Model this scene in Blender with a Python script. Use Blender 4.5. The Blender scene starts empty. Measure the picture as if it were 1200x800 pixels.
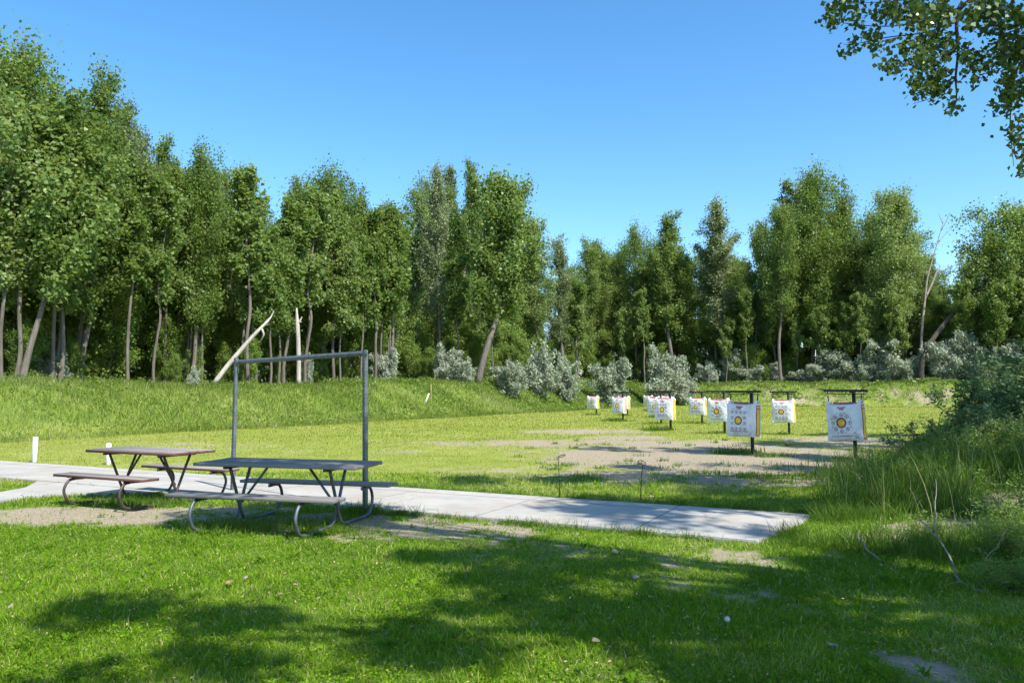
import bpy, bmesh, math, random
import numpy as np
from mathutils import Vector, Matrix, noise as mnoise

R = math.radians
random.seed(7)
scene = bpy.context.scene
col = scene.collection

# ------------------------------------------------------------------ camera
CAM_H, FPX, PITCH = 1.6, 900.0, math.atan(60 / 900.0)
cam_d = bpy.data.cameras.new('camera')
cam = bpy.data.objects.new('camera', cam_d)
col.objects.link(cam)
cam.location = (0, 0, CAM_H)
cam.rotation_euler = (R(90) + PITCH, 0, 0)
cam_d.sensor_width = 36
cam_d.lens = 27
cam_d.clip_start = 0.05
cam_d.clip_end = 6000
scene.camera = cam

def ray(px, py):
    """direction (y = 1) of a photo point; used to survey where things stand"""
    cx, cy = (px - 600) / FPX, (400 - py) / FPX
    c, s = math.cos(PITCH), math.sin(PITCH)
    d = np.array([cx, c - s * cy, s + c * cy])
    return d / d[1]

def G(px, py, z=0.0):
    d = ray(px, py)
    t = (z - CAM_H) / d[2]
    return d[0] * t, d[1] * t

def P(px, py, Y):
    d = ray(px, py)
    return np.array([d[0] * Y, Y, CAM_H + d[2] * Y])

def proj(x, y, z):
    c, s = math.cos(PITCH), math.sin(PITCH)
    dz = z - CAM_H
    f = y * c + dz * s
    u = -y * s + dz * c
    f = np.where(np.asarray(f) < 0.05, 0.05, f)
    return 600 + FPX * x / f, 400 - FPX * u / f

# ------------------------------------------------------------------ noise
def _hash(ix, iy, seed):
    n = (ix * 374761393 + iy * 668265263 + seed * 974711) & 0x7fffffff
    n = ((n ^ (n >> 13)) * 1274126177) & 0x7fffffff
    return ((n ^ (n >> 16)) & 0xffff) / 65535.0

def vnoise(x, y, s, seed=0):
    x = np.asarray(x, float) / s
    y = np.asarray(y, float) / s
    ix = np.floor(x).astype(np.int64)
    iy = np.floor(y).astype(np.int64)
    fx, fy = x - ix, y - iy
    fx = fx * fx * (3 - 2 * fx)
    fy = fy * fy * (3 - 2 * fy)
    a = _hash(ix, iy, seed); b = _hash(ix + 1, iy, seed)
    c = _hash(ix, iy + 1, seed); d = _hash(ix + 1, iy + 1, seed)
    return (a * (1 - fx) + b * fx) * (1 - fy) + (c * (1 - fx) + d * fx) * fy

def fbm(x, y, s, seed=0):
    return (vnoise(x, y, s, seed) * .53 + vnoise(x, y, s * .47, seed + 1) * .28 +
            vnoise(x, y, s * .21, seed + 2) * .19)

def sstep(a, b, x):
    t = np.clip((np.asarray(x, float) - a) / (b - a), 0, 1)
    return t * t * (3 - 2 * t)

# ------------------------------------------------------------------ terrain
S5 = math.sqrt(5)
def uv(x, y):
    return (np.asarray(x) + 2 * np.asarray(y)) / S5, (2 * np.asarray(x) - np.asarray(y)) / S5
def xy(u, v):
    return (u + 2 * v) / S5, (2 * u - v) / S5

# sidewalk outline: main slab along (2,-1) and a branch
EDGE_FAR = lambda x: 12.0 - .5 * x        # far edge
WALK_MAIN = [(-26, 25.0), (3.96, 10.02), (2.6, 8.28), (-1.3, 10.28), (-5.4, 12.35), (-26, 22.65)]
WALK_BRANCH = [(-5.4, 12.35), (-6.4, 12.25), (-7.1, 12.1), (-7.45, 11.5), (-7.6, 10.6), (-8.0, 9.0), (-8.9, 9.0),
               (-8.5, 10.6), (-8.15, 12.2), (-8.1, 12.9), (-8.5, 13.88)]

def in_poly(x, y, poly):
    x = np.asarray(x); y = np.asarray(y)
    r = np.zeros(np.broadcast(x, y).shape, bool)
    n = len(poly)
    for i in range(n):
        x1, y1 = poly[i]; x2, y2 = poly[(i + 1) % n]
        c = ((y1 > y) != (y2 > y)) & (x < (x2 - x1) * (y - y1) / (y2 - y1 + 1e-12) + x1)
        r ^= c
    return r

def walk_mask(x, y, grow=0.0):
    return in_poly(x, y, WALK_MAIN) | in_poly(x, y, WALK_BRANCH)

def berm(x, y):
    u, v = uv(x, y)
    hl = 1.95 + .95 * sstep(20, 85, u)
    wob = (fbm(u, v * 0, 9, 3) - .5) * 1.6
    left = sstep(0, 1, (-26.4 + wob - v) / 5.6) * hl
    wob2 = (fbm(v, u * 0, 9, 5) - .5) * 1.6
    back = sstep(0, 1, (u - 93.6 + wob2) / 6.4) * 2.75
    b = np.maximum(left, back)
    return b

def height(x, y):
    x = np.asarray(x, float); y = np.asarray(y, float)
    b = berm(x, y)
    r = np.hypot(x, y)
    n = (fbm(x, y, 2.1, 11) - .5) * .07 + (fbm(x, y, .5, 21) - .5) * .018
    n = n + b * ((fbm(x, y, 3.0, 31) - .5) * .28 + (fbm(x, y, 9.0, 33) - .5) * .16)
    m = .42 * np.exp(-(((x - 8.2) / 2.7) ** 2 + ((y - 10.6) / 2.0) ** 2))   # bank on the near side
    m = m + .35 * np.exp(-(((x - 6.5) / 2.2) ** 2 + ((y - 7.0) / 1.6) ** 2)) * .5
    far = sstep(140, 400, r) * 4.0
    near_walk = np.maximum(sstep(.9, .25, np.abs(uv(x, y)[0] - 9.7) - 1.0), sstep(1.4, .5, np.hypot(x + 7.5, y - 11.8) - 1.2))
    h = b + m + far
    return h + n * (1 - near_walk) - .012 * near_walk

# dirt patches (photo survey -> ellipses on the ground)
def ground_ell(px, py, rx, ry, s):
    cx, cy = G(px, py)
    y1 = G(px, py - ry)[1]; y2 = G(px, min(py + ry, 1200))[1]
    return (cx, (y1 + y2) / 2, rx / FPX * cy, max((y1 - y2) / 2, .05), s)

DIRT = [ground_ell(*a) for a in [
    (70, 604, 120, 11, 1.0), (165, 606, 70, 11, .8), (0, 606, 60, 10, .8), (260, 604, 90, 12, .7),
    (330, 612, 80, 12, .75), (470, 612, 70, 12, .85), (560, 624, 80, 13, .85), (600, 640, 60, 10, .6),
    (430, 628, 50, 9, .6), (52, 569, 26, 4, .5),
    (760, 684, 60, 13, .56), (835, 655, 80, 16, .62), (660, 645, 80, 12, .5), (885, 700, 60, 14, .45), (560, 650, 60, 8, .45),
    (1085, 785, 48, 24, .5), (735, 790, 16, 8, .5), (930, 712, 40, 10, .5), (700, 720, 40, 8, .4),
    (690, 506, 75, 3, .85), (640, 519, 90, 4, .75), (560, 520, 110, 3.5, .55), (740, 515, 60, 5, .7),
    (730, 538, 95, 9, .95), (830, 525, 110, 9, 1.0), (830, 541, 200, 24, .82), (840, 545, 150, 14, 1.0), (960, 540, 100, 22, .9),
    (720, 560, 120, 9, .65), (880, 566, 130, 8, .7), (600, 548, 80, 6, .45), (990, 520, 60, 9, .75),
    (1040, 520, 50, 9, .8), (430, 560, 60, 5, .4), (520, 553, 60, 5, .4), (230, 521, 80, 1.4, .6),
    (590, 487, 14, 1.5, .4), (330, 527, 60, 2, .3), (450, 530, 60, 3, .4),
    (1130, 624, 90, 8, 1.1), (1045, 634, 50, 7, .9), (1210, 612, 60, 9, 1.1), (990, 652, 35, 8, .5),
]]
def dirt(x, y):
    x = np.asarray(x, float); y = np.asarray(y, float)
    d = np.zeros(x.shape)
    for cx, cy, rx, ry, s in DIRT:
        q = ((x - cx) / rx) ** 2 + ((y - cy) / ry) ** 2
        d = np.maximum(d, s * sstep(2.1, .1, q))
    u, v = uv(x, y)
    # bare upper face of the far bank
    d = np.maximum(d, .45 * sstep(93.8, 95.2, u) * sstep(98.9, 97.4, u) * sstep(-19, -13, v) * (y > 60))
    nm = .42 * fbm(x, y, 1.0, 41) + .36 * fbm(x, y, .3, 47) + .22 * vnoise(x, y, .1, 53)
    nm = np.clip((nm - .5) * 2.6 + .5, 0, 1)
    return sstep(-.12, .30, d * 1.12 - nm) * (d > .01) * np.clip(d * 2.2, 0, 1)

# ------------------------------------------------------------------ materials
def new_mat(name):
    m = bpy.data.materials.new(name)
    m.use_nodes = True
    nt = m.node_tree
    nt.nodes.clear()
    out = nt.nodes.new('ShaderNodeOutputMaterial')
    return m, nt, out

def N(nt, kind, **kw):
    n = nt.nodes.new('ShaderNode' + kind)
    for k, v in kw.items():
        if k.startswith('i_'):
            key = k[2:].replace('_', ' ')
            n.inputs[int(key) if key.isdigit() else key].default_value = v
        else:
            setattr(n, k, v)
    return n

def L(nt, a, b): nt.links.new(a, b)

def ramp(nt, fac, stops, interp='LINEAR'):
    r = N(nt, 'ValToRGB')
    r.color_ramp.interpolation = interp
    els = r.color_ramp.elements
    while len(els) < len(stops): els.new(.5)
    for e, (p, c) in zip(els, stops):
        e.position = p
        e.color = (*c, 1) if len(c) == 3 else c
    L(nt, fac, r.inputs[0])
    return r.outputs[0]

def mixc(nt, fac, a, b, mode='MIX'):
    m = N(nt, 'Mix', data_type='RGBA', blend_type=mode)
    for sock, v in ((m.inputs[0], fac), (m.inputs[6], a), (m.inputs[7], b)):
        if hasattr(v, 'is_linked') or hasattr(v, 'links'): L(nt, v, sock)
        elif isinstance(v, (int, float)): sock.default_value = v
        else: sock.default_value = (*v, 1)
    return m.outputs[2]

def math_(nt, op, a, b=None, c=None, clamp=False):
    m = N(nt, 'Math', operation=op, use_clamp=clamp)
    for i, v in enumerate((a, b, c)):
        if v is None: continue
        if isinstance(v, (int, float)): m.inputs[i].default_value = v
        else: L(nt, v, m.inputs[i])
    return m.outputs[0]

def noise(nt, vec, scale, detail=4, rough=.6, dist=0):
    n = N(nt, 'TexNoise', i_Scale=scale, i_Detail=detail, i_Roughness=rough, i_Distortion=dist)
    if vec is not None: L(nt, vec, n.inputs['Vector'])
    return n.outputs[0]

def leaf_mat(name, stops, trans=.35, gloss=.12, rough=.45, tcol=None, var=.25):
    """two sided leaf: diffuse + translucent + a little sheen; colour varies per leaf and per plant"""
    m, nt, out = new_mat(name)
    a = N(nt, 'Attribute', attribute_name='lv')
    oi = N(nt, 'ObjectInfo')
    f = math_(nt, 'ADD', a.outputs['Fac'], math_(nt, 'MULTIPLY', math_(nt, 'SUBTRACT', oi.outputs['Random'], .5), var), clamp=True)
    c = ramp(nt, f, stops)
    d = N(nt, 'BsdfDiffuse'); L(nt, c, d.inputs[0])
    t = N(nt, 'BsdfTranslucent')
    L(nt, mixc(nt, .5, c, tcol or (.16, .22, .03)), t.inputs[0])
    g = N(nt, 'BsdfGlossy', i_Roughness=rough); g.inputs[0].default_value = (.7, .8, .62, 1)
    m1 = N(nt, 'MixShader', i_0=trans); L(nt, d.outputs[0], m1.inputs[1]); L(nt, t.outputs[0], m1.inputs[2])
    fr = N(nt, 'Fresnel', i_IOR=1.4)
    ff = math_(nt, 'MULTIPLY', math_(nt, 'MINIMUM', fr.outputs[0], .22), gloss * 4.0, clamp=True)
    m2 = N(nt, 'MixShader'); L(nt, ff, m2.inputs[0]); L(nt, m1.outputs[0], m2.inputs[1]); L(nt, g.outputs[0], m2.inputs[2])
    L(nt, m2.outputs[0], out.inputs[0])
    return m

def pbr(name, color, rough=.6, metal=0, nscale=0, namp=.25, bump=0, bscale=40, stretch=None, spec=.5):
    m, nt, out = new_mat(name)
    b = N(nt, 'BsdfPrincipled', i_Roughness=rough, i_Metallic=metal)
    b.inputs['Specular IOR Level'].default_value = spec
    tc = N(nt, 'TexCoord')
    vec = tc.outputs['Object']
    if stretch:
        mp = N(nt, 'Mapping'); mp.inputs['Scale'].default_value = stretch
        L(nt, vec, mp.inputs[0]); vec = mp.outputs[0]
    if nscale:
        n = noise(nt, vec, nscale, 5)
        c = ramp(nt, n, [(.3, tuple(k * (1 - namp) for k in color)), (.7, tuple(min(1, k * (1 + namp)) for k in color))])
        L(nt, c, b.inputs['Base Color'])
    else:
        b.inputs['Base Color'].default_value = (*color, 1)
    if bump:
        bn = N(nt, 'Bump', i_Strength=bump, i_Distance=.01)
        L(nt, noise(nt, vec, bscale, 5), bn.inputs['Height'])
        L(nt, bn.outputs[0], b.inputs['Normal'])
    L(nt, b.outputs[0], out.inputs[0])
    return m

M = {}
M['cottonwood_leaf'] = leaf_mat('cottonwood_leaf', [(0, (.08, .13, .024)), (.35, (.142, .23, .056)), (.7, (.215, .30, .09)), (1, (.38, .44, .23))], .52, .06, .5, (.36, .43, .06), .45)
M['silvery_leaf'] = leaf_mat('silvery_leaf', [(0, (.08, .115, .045)), (.35, (.15, .205, .085)), (.7, (.23, .28, .14)), (1, (.40, .43, .30))], .42, .06, .5, (.30, .36, .10), .35)
M['dark_leaf'] = leaf_mat('dark_leaf', [(0, (.07, .12, .022)), (.35, (.13, .21, .038)), (.7, (.195, .275, .06)), (1, (.28, .33, .15))], .52, .06, .5, (.30, .40, .05), .35)
M['near_leaf'] = leaf_mat('near_leaf', [(0, (.025, .055, .016)), (.5, (.055, .10, .026)), (1, (.14, .19, .08))], .26, .12, .45, (.2, .27, .03))
M['sapling_leaf'] = leaf_mat('sapling_leaf', [(0, (.10, .165, .03)), (.5, (.19, .285, .055)), (1, (.28, .37, .10))], .5, .05, .5, (.24, .33, .035), .35)
M['olive_leaf'] = leaf_mat('olive_leaf', [(0, (.20, .245, .155)), (.5, (.36, .41, .30)), (1, (.55, .58, .48))], .30, .06, .5, (.28, .33, .18), .3)
M['willow_leaf'] = leaf_mat('willow_leaf', [(0, (.06, .11, .035)), (.5, (.125, .20, .07)), (1, (.27, .34, .18))], .40, .05, .5, (.18, .25, .08))
M['lawn_blade'] = leaf_mat('lawn_blade', [(0, (.055, .13, .006)), (.4, (.135, .265, .010)), (.75, (.225, .355, .02)), (1, (.46, .44, .17))], .42, .012, .5, (.2, .34, .025), 0)
M['field_blade'] = leaf_mat('field_blade', [(0, (.11, .16, .02)), (.4, (.235, .27, .034)), (.75, (.32, .33, .07)), (1, (.47, .44, .24))], .42, .012, .5, (.28, .36, .03), 0)
M['bank_blade'] = leaf_mat('bank_blade', [(0, (.085, .145, .02)), (.4, (.155, .23, .036)), (.75, (.24, .30, .075)), (1, (.44, .41, .24))], .42, .012, .5, (.22, .31, .035), 0)
M['tall_blade'] = leaf_mat('tall_blade', [(0, (.05, .11, .014)), (.5, (.125, .22, .026)), (.85, (.21, .30, .055)), (1, (.48, .42, .23))], .42, .04, .45, (.2, .3, .035), 0)

def bark_mat(name, a, b, scale=3):
    m, nt, out = new_mat(name)
    tc = N(nt, 'TexCoord')
    mp = N(nt, 'Mapping'); mp.inputs['Scale'].default_value = (1, 1, .16)
    L(nt, tc.outputs['Object'], mp.inputs[0])
    n = noise(nt, mp.outputs[0], scale * 3, 6, .7)
    n2 = noise(nt, tc.outputs['Object'], .5, 2)
    c = ramp(nt, math_(nt, 'MULTIPLY_ADD', n2, .35, math_(nt, 'MULTIPLY', n, .7)), [(.3, a), (.72, b)])
    bs = N(nt, 'BsdfPrincipled', i_Roughness=.9)
    L(nt, c, bs.inputs['Base Color'])
    bn = N(nt, 'Bump', i_Strength=.9, i_Distance=.06); L(nt, n, bn.inputs['Height']); L(nt, bn.outputs[0], bs.inputs['Normal'])
    L(nt, bs.outputs[0], out.inputs[0])
    return m
M['bark'] = bark_mat('cottonwood_bark', (.05, .042, .034), (.205, .178, .145))
M['twig'] = bark_mat('twig_bark', (.045, .035, .028), (.13, .105, .085))
M['deadwood'] = bark_mat('bleached_deadwood', (.20, .18, .15), (.52, .48, .42), 2)
M['stick'] = bark_mat('grey_stick', (.12, .095, .07), (.42, .37, .30), 12)

# ground
def ground_mat():
    m, nt, out = new_mat('ground_turf_and_sand')
    tc = N(nt, 'TexCoord'); P0 = tc.outputs['Object']
    at = N(nt, 'Attribute', attribute_name='dirt')
    aw = N(nt, 'Attribute', attribute_name='wood')
    ab = N(nt, 'Attribute', attribute_name='bank')
    n_big = noise(nt, P0, .16, 3); n_mid = noise(nt, P0, 1.3, 5); n_fin = noise(nt, P0, 14, 6, .7); n_gr = noise(nt, P0, 75, 3, .7)
    k = math_(nt, 'ADD', math_(nt, 'MULTIPLY', n_mid, .5), math_(nt, 'ADD', math_(nt, 'MULTIPLY', n_fin, .4), math_(nt, 'MULTIPLY', n_big, .35)))
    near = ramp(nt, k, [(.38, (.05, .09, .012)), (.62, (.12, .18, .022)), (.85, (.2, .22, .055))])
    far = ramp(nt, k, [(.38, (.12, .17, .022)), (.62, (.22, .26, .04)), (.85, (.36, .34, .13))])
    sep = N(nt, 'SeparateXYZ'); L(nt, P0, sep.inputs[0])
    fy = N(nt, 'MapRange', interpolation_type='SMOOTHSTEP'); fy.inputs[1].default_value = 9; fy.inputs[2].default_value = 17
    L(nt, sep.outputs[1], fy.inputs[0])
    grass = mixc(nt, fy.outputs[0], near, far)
    bank = ramp(nt, k, [(.38, (.075, .13, .018)), (.62, (.14, .20, .03)), (.85, (.26, .27, .09))])
    grass = mixc(nt, ab.outputs['Fac'], grass, bank)
    sand = ramp(nt, math_(nt, 'ADD', math_(nt, 'MULTIPLY', n_fin, .6), math_(nt, 'MULTIPLY', n_gr, .4)),
                [(.3, (.16, .128, .086)), (.5, (.30, .25, .172)), (.75, (.42, .36, .26))])
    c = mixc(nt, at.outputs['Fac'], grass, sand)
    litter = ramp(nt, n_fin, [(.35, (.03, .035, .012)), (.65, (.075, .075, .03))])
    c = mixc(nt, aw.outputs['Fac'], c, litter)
    b = N(nt, 'BsdfPrincipled', i_Roughness=.95); b.inputs['Specular IOR Level'].default_value = .15
    L(nt, c, b.inputs['Base Color'])
    bn = N(nt, 'Bump', i_Strength=.8, i_Distance=.03)
    L(nt, math_(nt, 'ADD', n_fin, math_(nt, 'MULTIPLY', n_gr, .5)), bn.inputs['Height'])
    L(nt, bn.outputs[0], b.inputs['Normal'])
    L(nt, b.outputs[0], out.inputs[0])
    return m
M['ground'] = ground_mat()

def concrete_mat():
    m, nt, out = new_mat('broom_finished_concrete')
    tc = N(nt, 'TexCoord'); P0 = tc.outputs['Object']
    n1 = noise(nt, P0, 1.1, 5); n2 = noise(nt, P0, 30, 5, .7); n3 = noise(nt, P0, 5, 4)
    c = ramp(nt, math_(nt, 'ADD', math_(nt, 'MULTIPLY', n1, .6), math_(nt, 'MULTIPLY', n2, .4)), [(.3, (.24, .228, .205)), (.52, (.37, .355, .32)), (.8, (.46, .44, .40))])
    # sandy soil blown onto the slab
    st = ramp(nt, math_(nt, 'ADD', math_(nt, 'MULTIPLY', n3, .6), math_(nt, 'MULTIPLY', noise(nt, P0, .7, 5), .45)), [(.46, (0, 0, 0)), (.66, (.75, .75, .75))])
    c = mixc(nt, st, c, (.33, .28, .21))
    sep = N(nt, 'SeparateXYZ'); L(nt, P0, sep.inputs[0])
    u = math_(nt, 'DIVIDE', math_(nt, 'ADD', sep.outputs[0], math_(nt, 'MULTIPLY', sep.outputs[1], 2)), S5)
    v = math_(nt, 'DIVIDE', math_(nt, 'SUBTRACT', math_(nt, 'MULTIPLY', sep.outputs[0], 2), sep.outputs[1]), S5)
    wob = math_(nt, 'MULTIPLY', math_(nt, 'SUBTRACT', n3, .5), .012)
    j1 = math_(nt, 'LESS_THAN', math_(nt, 'ABSOLUTE', math_(nt, 'ADD', math_(nt, 'SUBTRACT', u, 10.33), wob)), .014)
    pm = math_(nt, 'ABSOLUTE', math_(nt, 'SUBTRACT', math_(nt, 'MODULO', math_(nt, 'ADD', math_(nt, 'ADD', v, wob), 100.4), 2.1), 1.05))
    j2 = math_(nt, 'LESS_THAN', pm, .008)
    vr = N(nt, 'TexVoronoi', feature='DISTANCE_TO_EDGE', i_Scale=.32); dv = N(nt, 'VectorMath', operation='MULTIPLY_ADD')
    nn = N(nt, 'TexNoise', i_Scale=2.2, i_Detail=6.0); L(nt, P0, nn.inputs['Vector'])
    L(nt, nn.outputs['Color'], dv.inputs[0]); dv.inputs[1].default_value = (.9, .9, .9); L(nt, P0, dv.inputs[2]); L(nt, dv.outputs[0], vr.inputs['Vector'])
    j3 = math_(nt, 'MULTIPLY', math_(nt, 'LESS_THAN', vr.outputs['Distance'], .0022), .6)
    j = math_(nt, 'MAXIMUM', math_(nt, 'MAXIMUM', j1, j2), j3)
    c = mixc(nt, j, c, (.08, .075, .065))
    b = N(nt, 'BsdfPrincipled', i_Roughness=.8); b.inputs['Specular IOR Level'].default_value = .3
    L(nt, c, b.inputs['Base Color'])
    bn = N(nt, 'Bump', i_Strength=.35, i_Distance=.01)
    L(nt, math_(nt, 'SUBTRACT', n2, j), bn.inputs['Height']); L(nt, bn.outputs[0], b.inputs['Normal'])
    L(nt, b.outputs[0], out.inputs[0])
    return m
M['concrete'] = concrete_mat()

def board_mat(name, base, paint=None):
    """weathered boards: grain along local x, per-board tone, painted edges when paint is given"""
    m, nt, out = new_mat(name)
    tc = N(nt, 'TexCoord')
    mp = N(nt, 'Mapping'); mp.inputs['Scale'].default_value = (.9, 14, 14)
    L(nt, tc.outputs['Object'], mp.inputs[0])
    g = noise(nt, mp.outputs[0], 3.2, 6, .75, .6)
    bl = noise(nt, tc.outputs['Object'], 2.2, 4)
    at = N(nt, 'Attribute', attribute_name='lv')
    k = math_(nt, 'ADD', math_(nt, 'MULTIPLY', g, .65), math_(nt, 'ADD', math_(nt, 'MULTIPLY', bl, .2), math_(nt, 'MULTIPLY', at.outputs['Fac'], .34)))
    c = ramp(nt, k, [(.25, tuple(x * .35 for x in base)), (.5, base), (.8, tuple(min(1, x * 1.5) for x in base))])
    if paint:
        ge = N(nt, 'NewGeometry')
        tr = N(nt, 'VectorTransform', vector_type='NORMAL', convert_from='WORLD', convert_to='OBJECT')
        L(nt, ge.outputs['Normal'], tr.inputs[0])
        sx = N(nt, 'SeparateXYZ'); L(nt, tr.outputs[0], sx.inputs[0])
        side = math_(nt, 'LESS_THAN', sx.outputs[2], .6)
        pn = ramp(nt, noise(nt, mp.outputs[0], 1.6, 5, .7), [(.42, (0, 0, 0)), (.56, (1, 1, 1))])
        f = math_(nt, 'MAXIMUM', math_(nt, 'MULTIPLY', side, .88), math_(nt, 'MULTIPLY', pn, .08))
        c = mixc(nt, f, c, paint)
    b = N(nt, 'BsdfPrincipled', i_Roughness=.72); b.inputs['Specular IOR Level'].default_value = .22
    L(nt, c, b.inputs['Base Color'])
    bn = N(nt, 'Bump', i_Strength=.5, i_Distance=.006); L(nt, g, bn.inputs['Height']); L(nt, bn.outputs[0], b.inputs['Normal'])
    L(nt, b.outputs[0], out.inputs[0])
    return m
M['grey_board'] = board_mat('weathered_grey_board', (.14, .13, .12))
M['red_board'] = board_mat('worn_red_board', (.19, .18, .165), (.115, .042, .032))
M['galv'] = pbr('galvanised_steel', (.13, .145, .15), .5, .5, 9, .3, .2, 60)
M['galv_dull'] = pbr('dull_galvanised_tube', (.105, .12, .135), .5, .5, 8, .4, .2, 50)
M['dark_tube'] = pbr('oxidised_brown_tube', (.075, .058, .052), .55, .4, 10, .4, .2, 50)
M['hole'] = pbr('dark_hole', (.02, .02, .02), .9)
M['black_steel'] = pbr('black_painted_steel', (.014, .014, .016), .45, 0, 12, .4)
M['strap'] = pbr('black_webbing_strap', (.02, .02, .022), .8)
M['white_paint'] = pbr('white_painted_post', (.78, .78, .76), .55, 0, 5, .08, .2, 30)
M['raw_stake'] = pbr('raw_stake_wood', (.42, .27, .15), .8, 0, 9, .25)
M['dry_leaf'] = pbr('dry_leaf', (.40, .27, .16), .7, 0, 30, .3)
M['pale_leaf'] = pbr('pale_leaf', (.44, .38, .29), .7, 0, 30, .2)
M['stone'] = pbr('pale_stone', (.33, .26, .20), .85, 0, 12, .3, .5, 30)
M['seed_head'] = pbr('dandelion_fluff', (.55, .55, .52), .9)
M['stem_green'] = pbr('green_stem', (.10, .17, .04), .7)

# bag face: printed colours carried as a vertex colour layer
def bag_mat():
    m, nt, out = new_mat('printed_woven_bag')
    a = N(nt, 'Attribute', attribute_name='print')
    tc = N(nt, 'TexCoord')
    b = N(nt, 'BsdfPrincipled', i_Roughness=.55); b.inputs['Specular IOR Level'].default_value = .4
    oi = N(nt, 'ObjectInfo'); va = N(nt, 'VectorMath', operation='ADD'); L(nt, tc.outputs['Object'], va.inputs[0])
    cv = N(nt, 'CombineXYZ'); L(nt, math_(nt, 'MULTIPLY', oi.outputs['Random'], 37), cv.inputs[0]); L(nt, cv.outputs[0], va.inputs[1])
    n = noise(nt, va.outputs[0], 4.5, 5)
    g = ramp(nt, noise(nt, va.outputs[0], 2.8, 5, .65), [(.30, (.62, .59, .54)), (.52, (.93, .93, .92)), (.66, (1, 1, 1))])
    L(nt, mixc(nt, 1.0, a.outputs['Color'], g, 'MULTIPLY'), b.inputs['Base Color'])
    bn = N(nt, 'Bump', i_Strength=.8, i_Distance=.05); L(nt, n, bn.inputs['Height']); L(nt, bn.outputs[0], b.inputs['Normal'])
    L(nt, b.outputs[0], out.inputs[0])
    return m
M['bag'] = bag_mat()
M['ear'] = pbr('bag_corner_fabric', (.74, .74, .76), .6, 0, 8, .08)
M['flap'] = pbr('bag_top_flap', (.45, .12, .13), .7, 0, 9, .5)

# ------------------------------------------------------------------ mesh helpers
def tag(o, label=None, cat=None, group=None, kind=None):
    if label: o['label'] = label
    if cat: o['category'] = cat
    if group: o['group'] = group
    if kind: o['kind'] = kind
    return o

def link(name, data, parent=None, loc=None):
    o = bpy.data.objects.new(name, data)
    col.objects.link(o)
    if parent is not None: o.parent = parent
    if loc is not None: o.location = loc
    return o

def empty(name, loc, rz=0):
    o = link(name, None, None, loc)
    o.rotation_euler = (0, 0, rz)
    o.empty_display_size = .3
    return o

def np_mesh(name, V, Fs, mats, lv=None, smooth=False, mat_idx=None, extra=None, colors=None):
    """Fs: list of int arrays (n,k)"""
    if not isinstance(Fs, list): Fs = [Fs]
    me = bpy.data.meshes.new(name)
    V = np.ascontiguousarray(V, np.float32)
    me.vertices.add(len(V)); me.vertices.foreach_set('co', V.ravel())
    lt = np.concatenate([np.full(len(f), f.shape[1], np.int32) for f in Fs])
    lv_idx = np.concatenate([np.ascontiguousarray(f, np.int32).ravel() for f in Fs])
    ls = np.concatenate([[0], np.cumsum(lt)[:-1]]).astype(np.int32)
    me.loops.add(len(lv_idx)); me.loops.foreach_set('vertex_index', lv_idx)
    me.polygons.add(len(lt)); me.polygons.foreach_set('loop_start', ls)
    try: me.polygons.foreach_set('loop_total', lt)
    except Exception: pass
    if smooth: me.polygons.foreach_set('use_smooth', np.ones(len(lt), bool))
    if mat_idx is not None: me.polygons.foreach_set('material_index', np.ascontiguousarray(mat_idx, np.int32))
    for m in (mats if isinstance(mats, list) else [mats]): me.materials.append(m)
    if lv is not None:
        a = me.attributes.new('lv', 'FLOAT', 'FACE'); a.data.foreach_set('value', np.ascontiguousarray(lv, np.float32))
    if extra:
        for k, vals in extra.items():
            a = me.attributes.new(k, 'FLOAT', 'POINT'); a.data.foreach_set('value', np.ascontiguousarray(vals, np.float32))
    if colors is not None:
        a = me.attributes.new('print', 'FLOAT_COLOR', 'FACE')
        c4 = np.concatenate([colors, np.ones((len(colors), 1))], 1)
        a.data.foreach_set('color', np.ascontiguousarray(c4, np.float32).ravel())
    me.update(calc_edges=True)
    me.validate()
    return me

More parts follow.
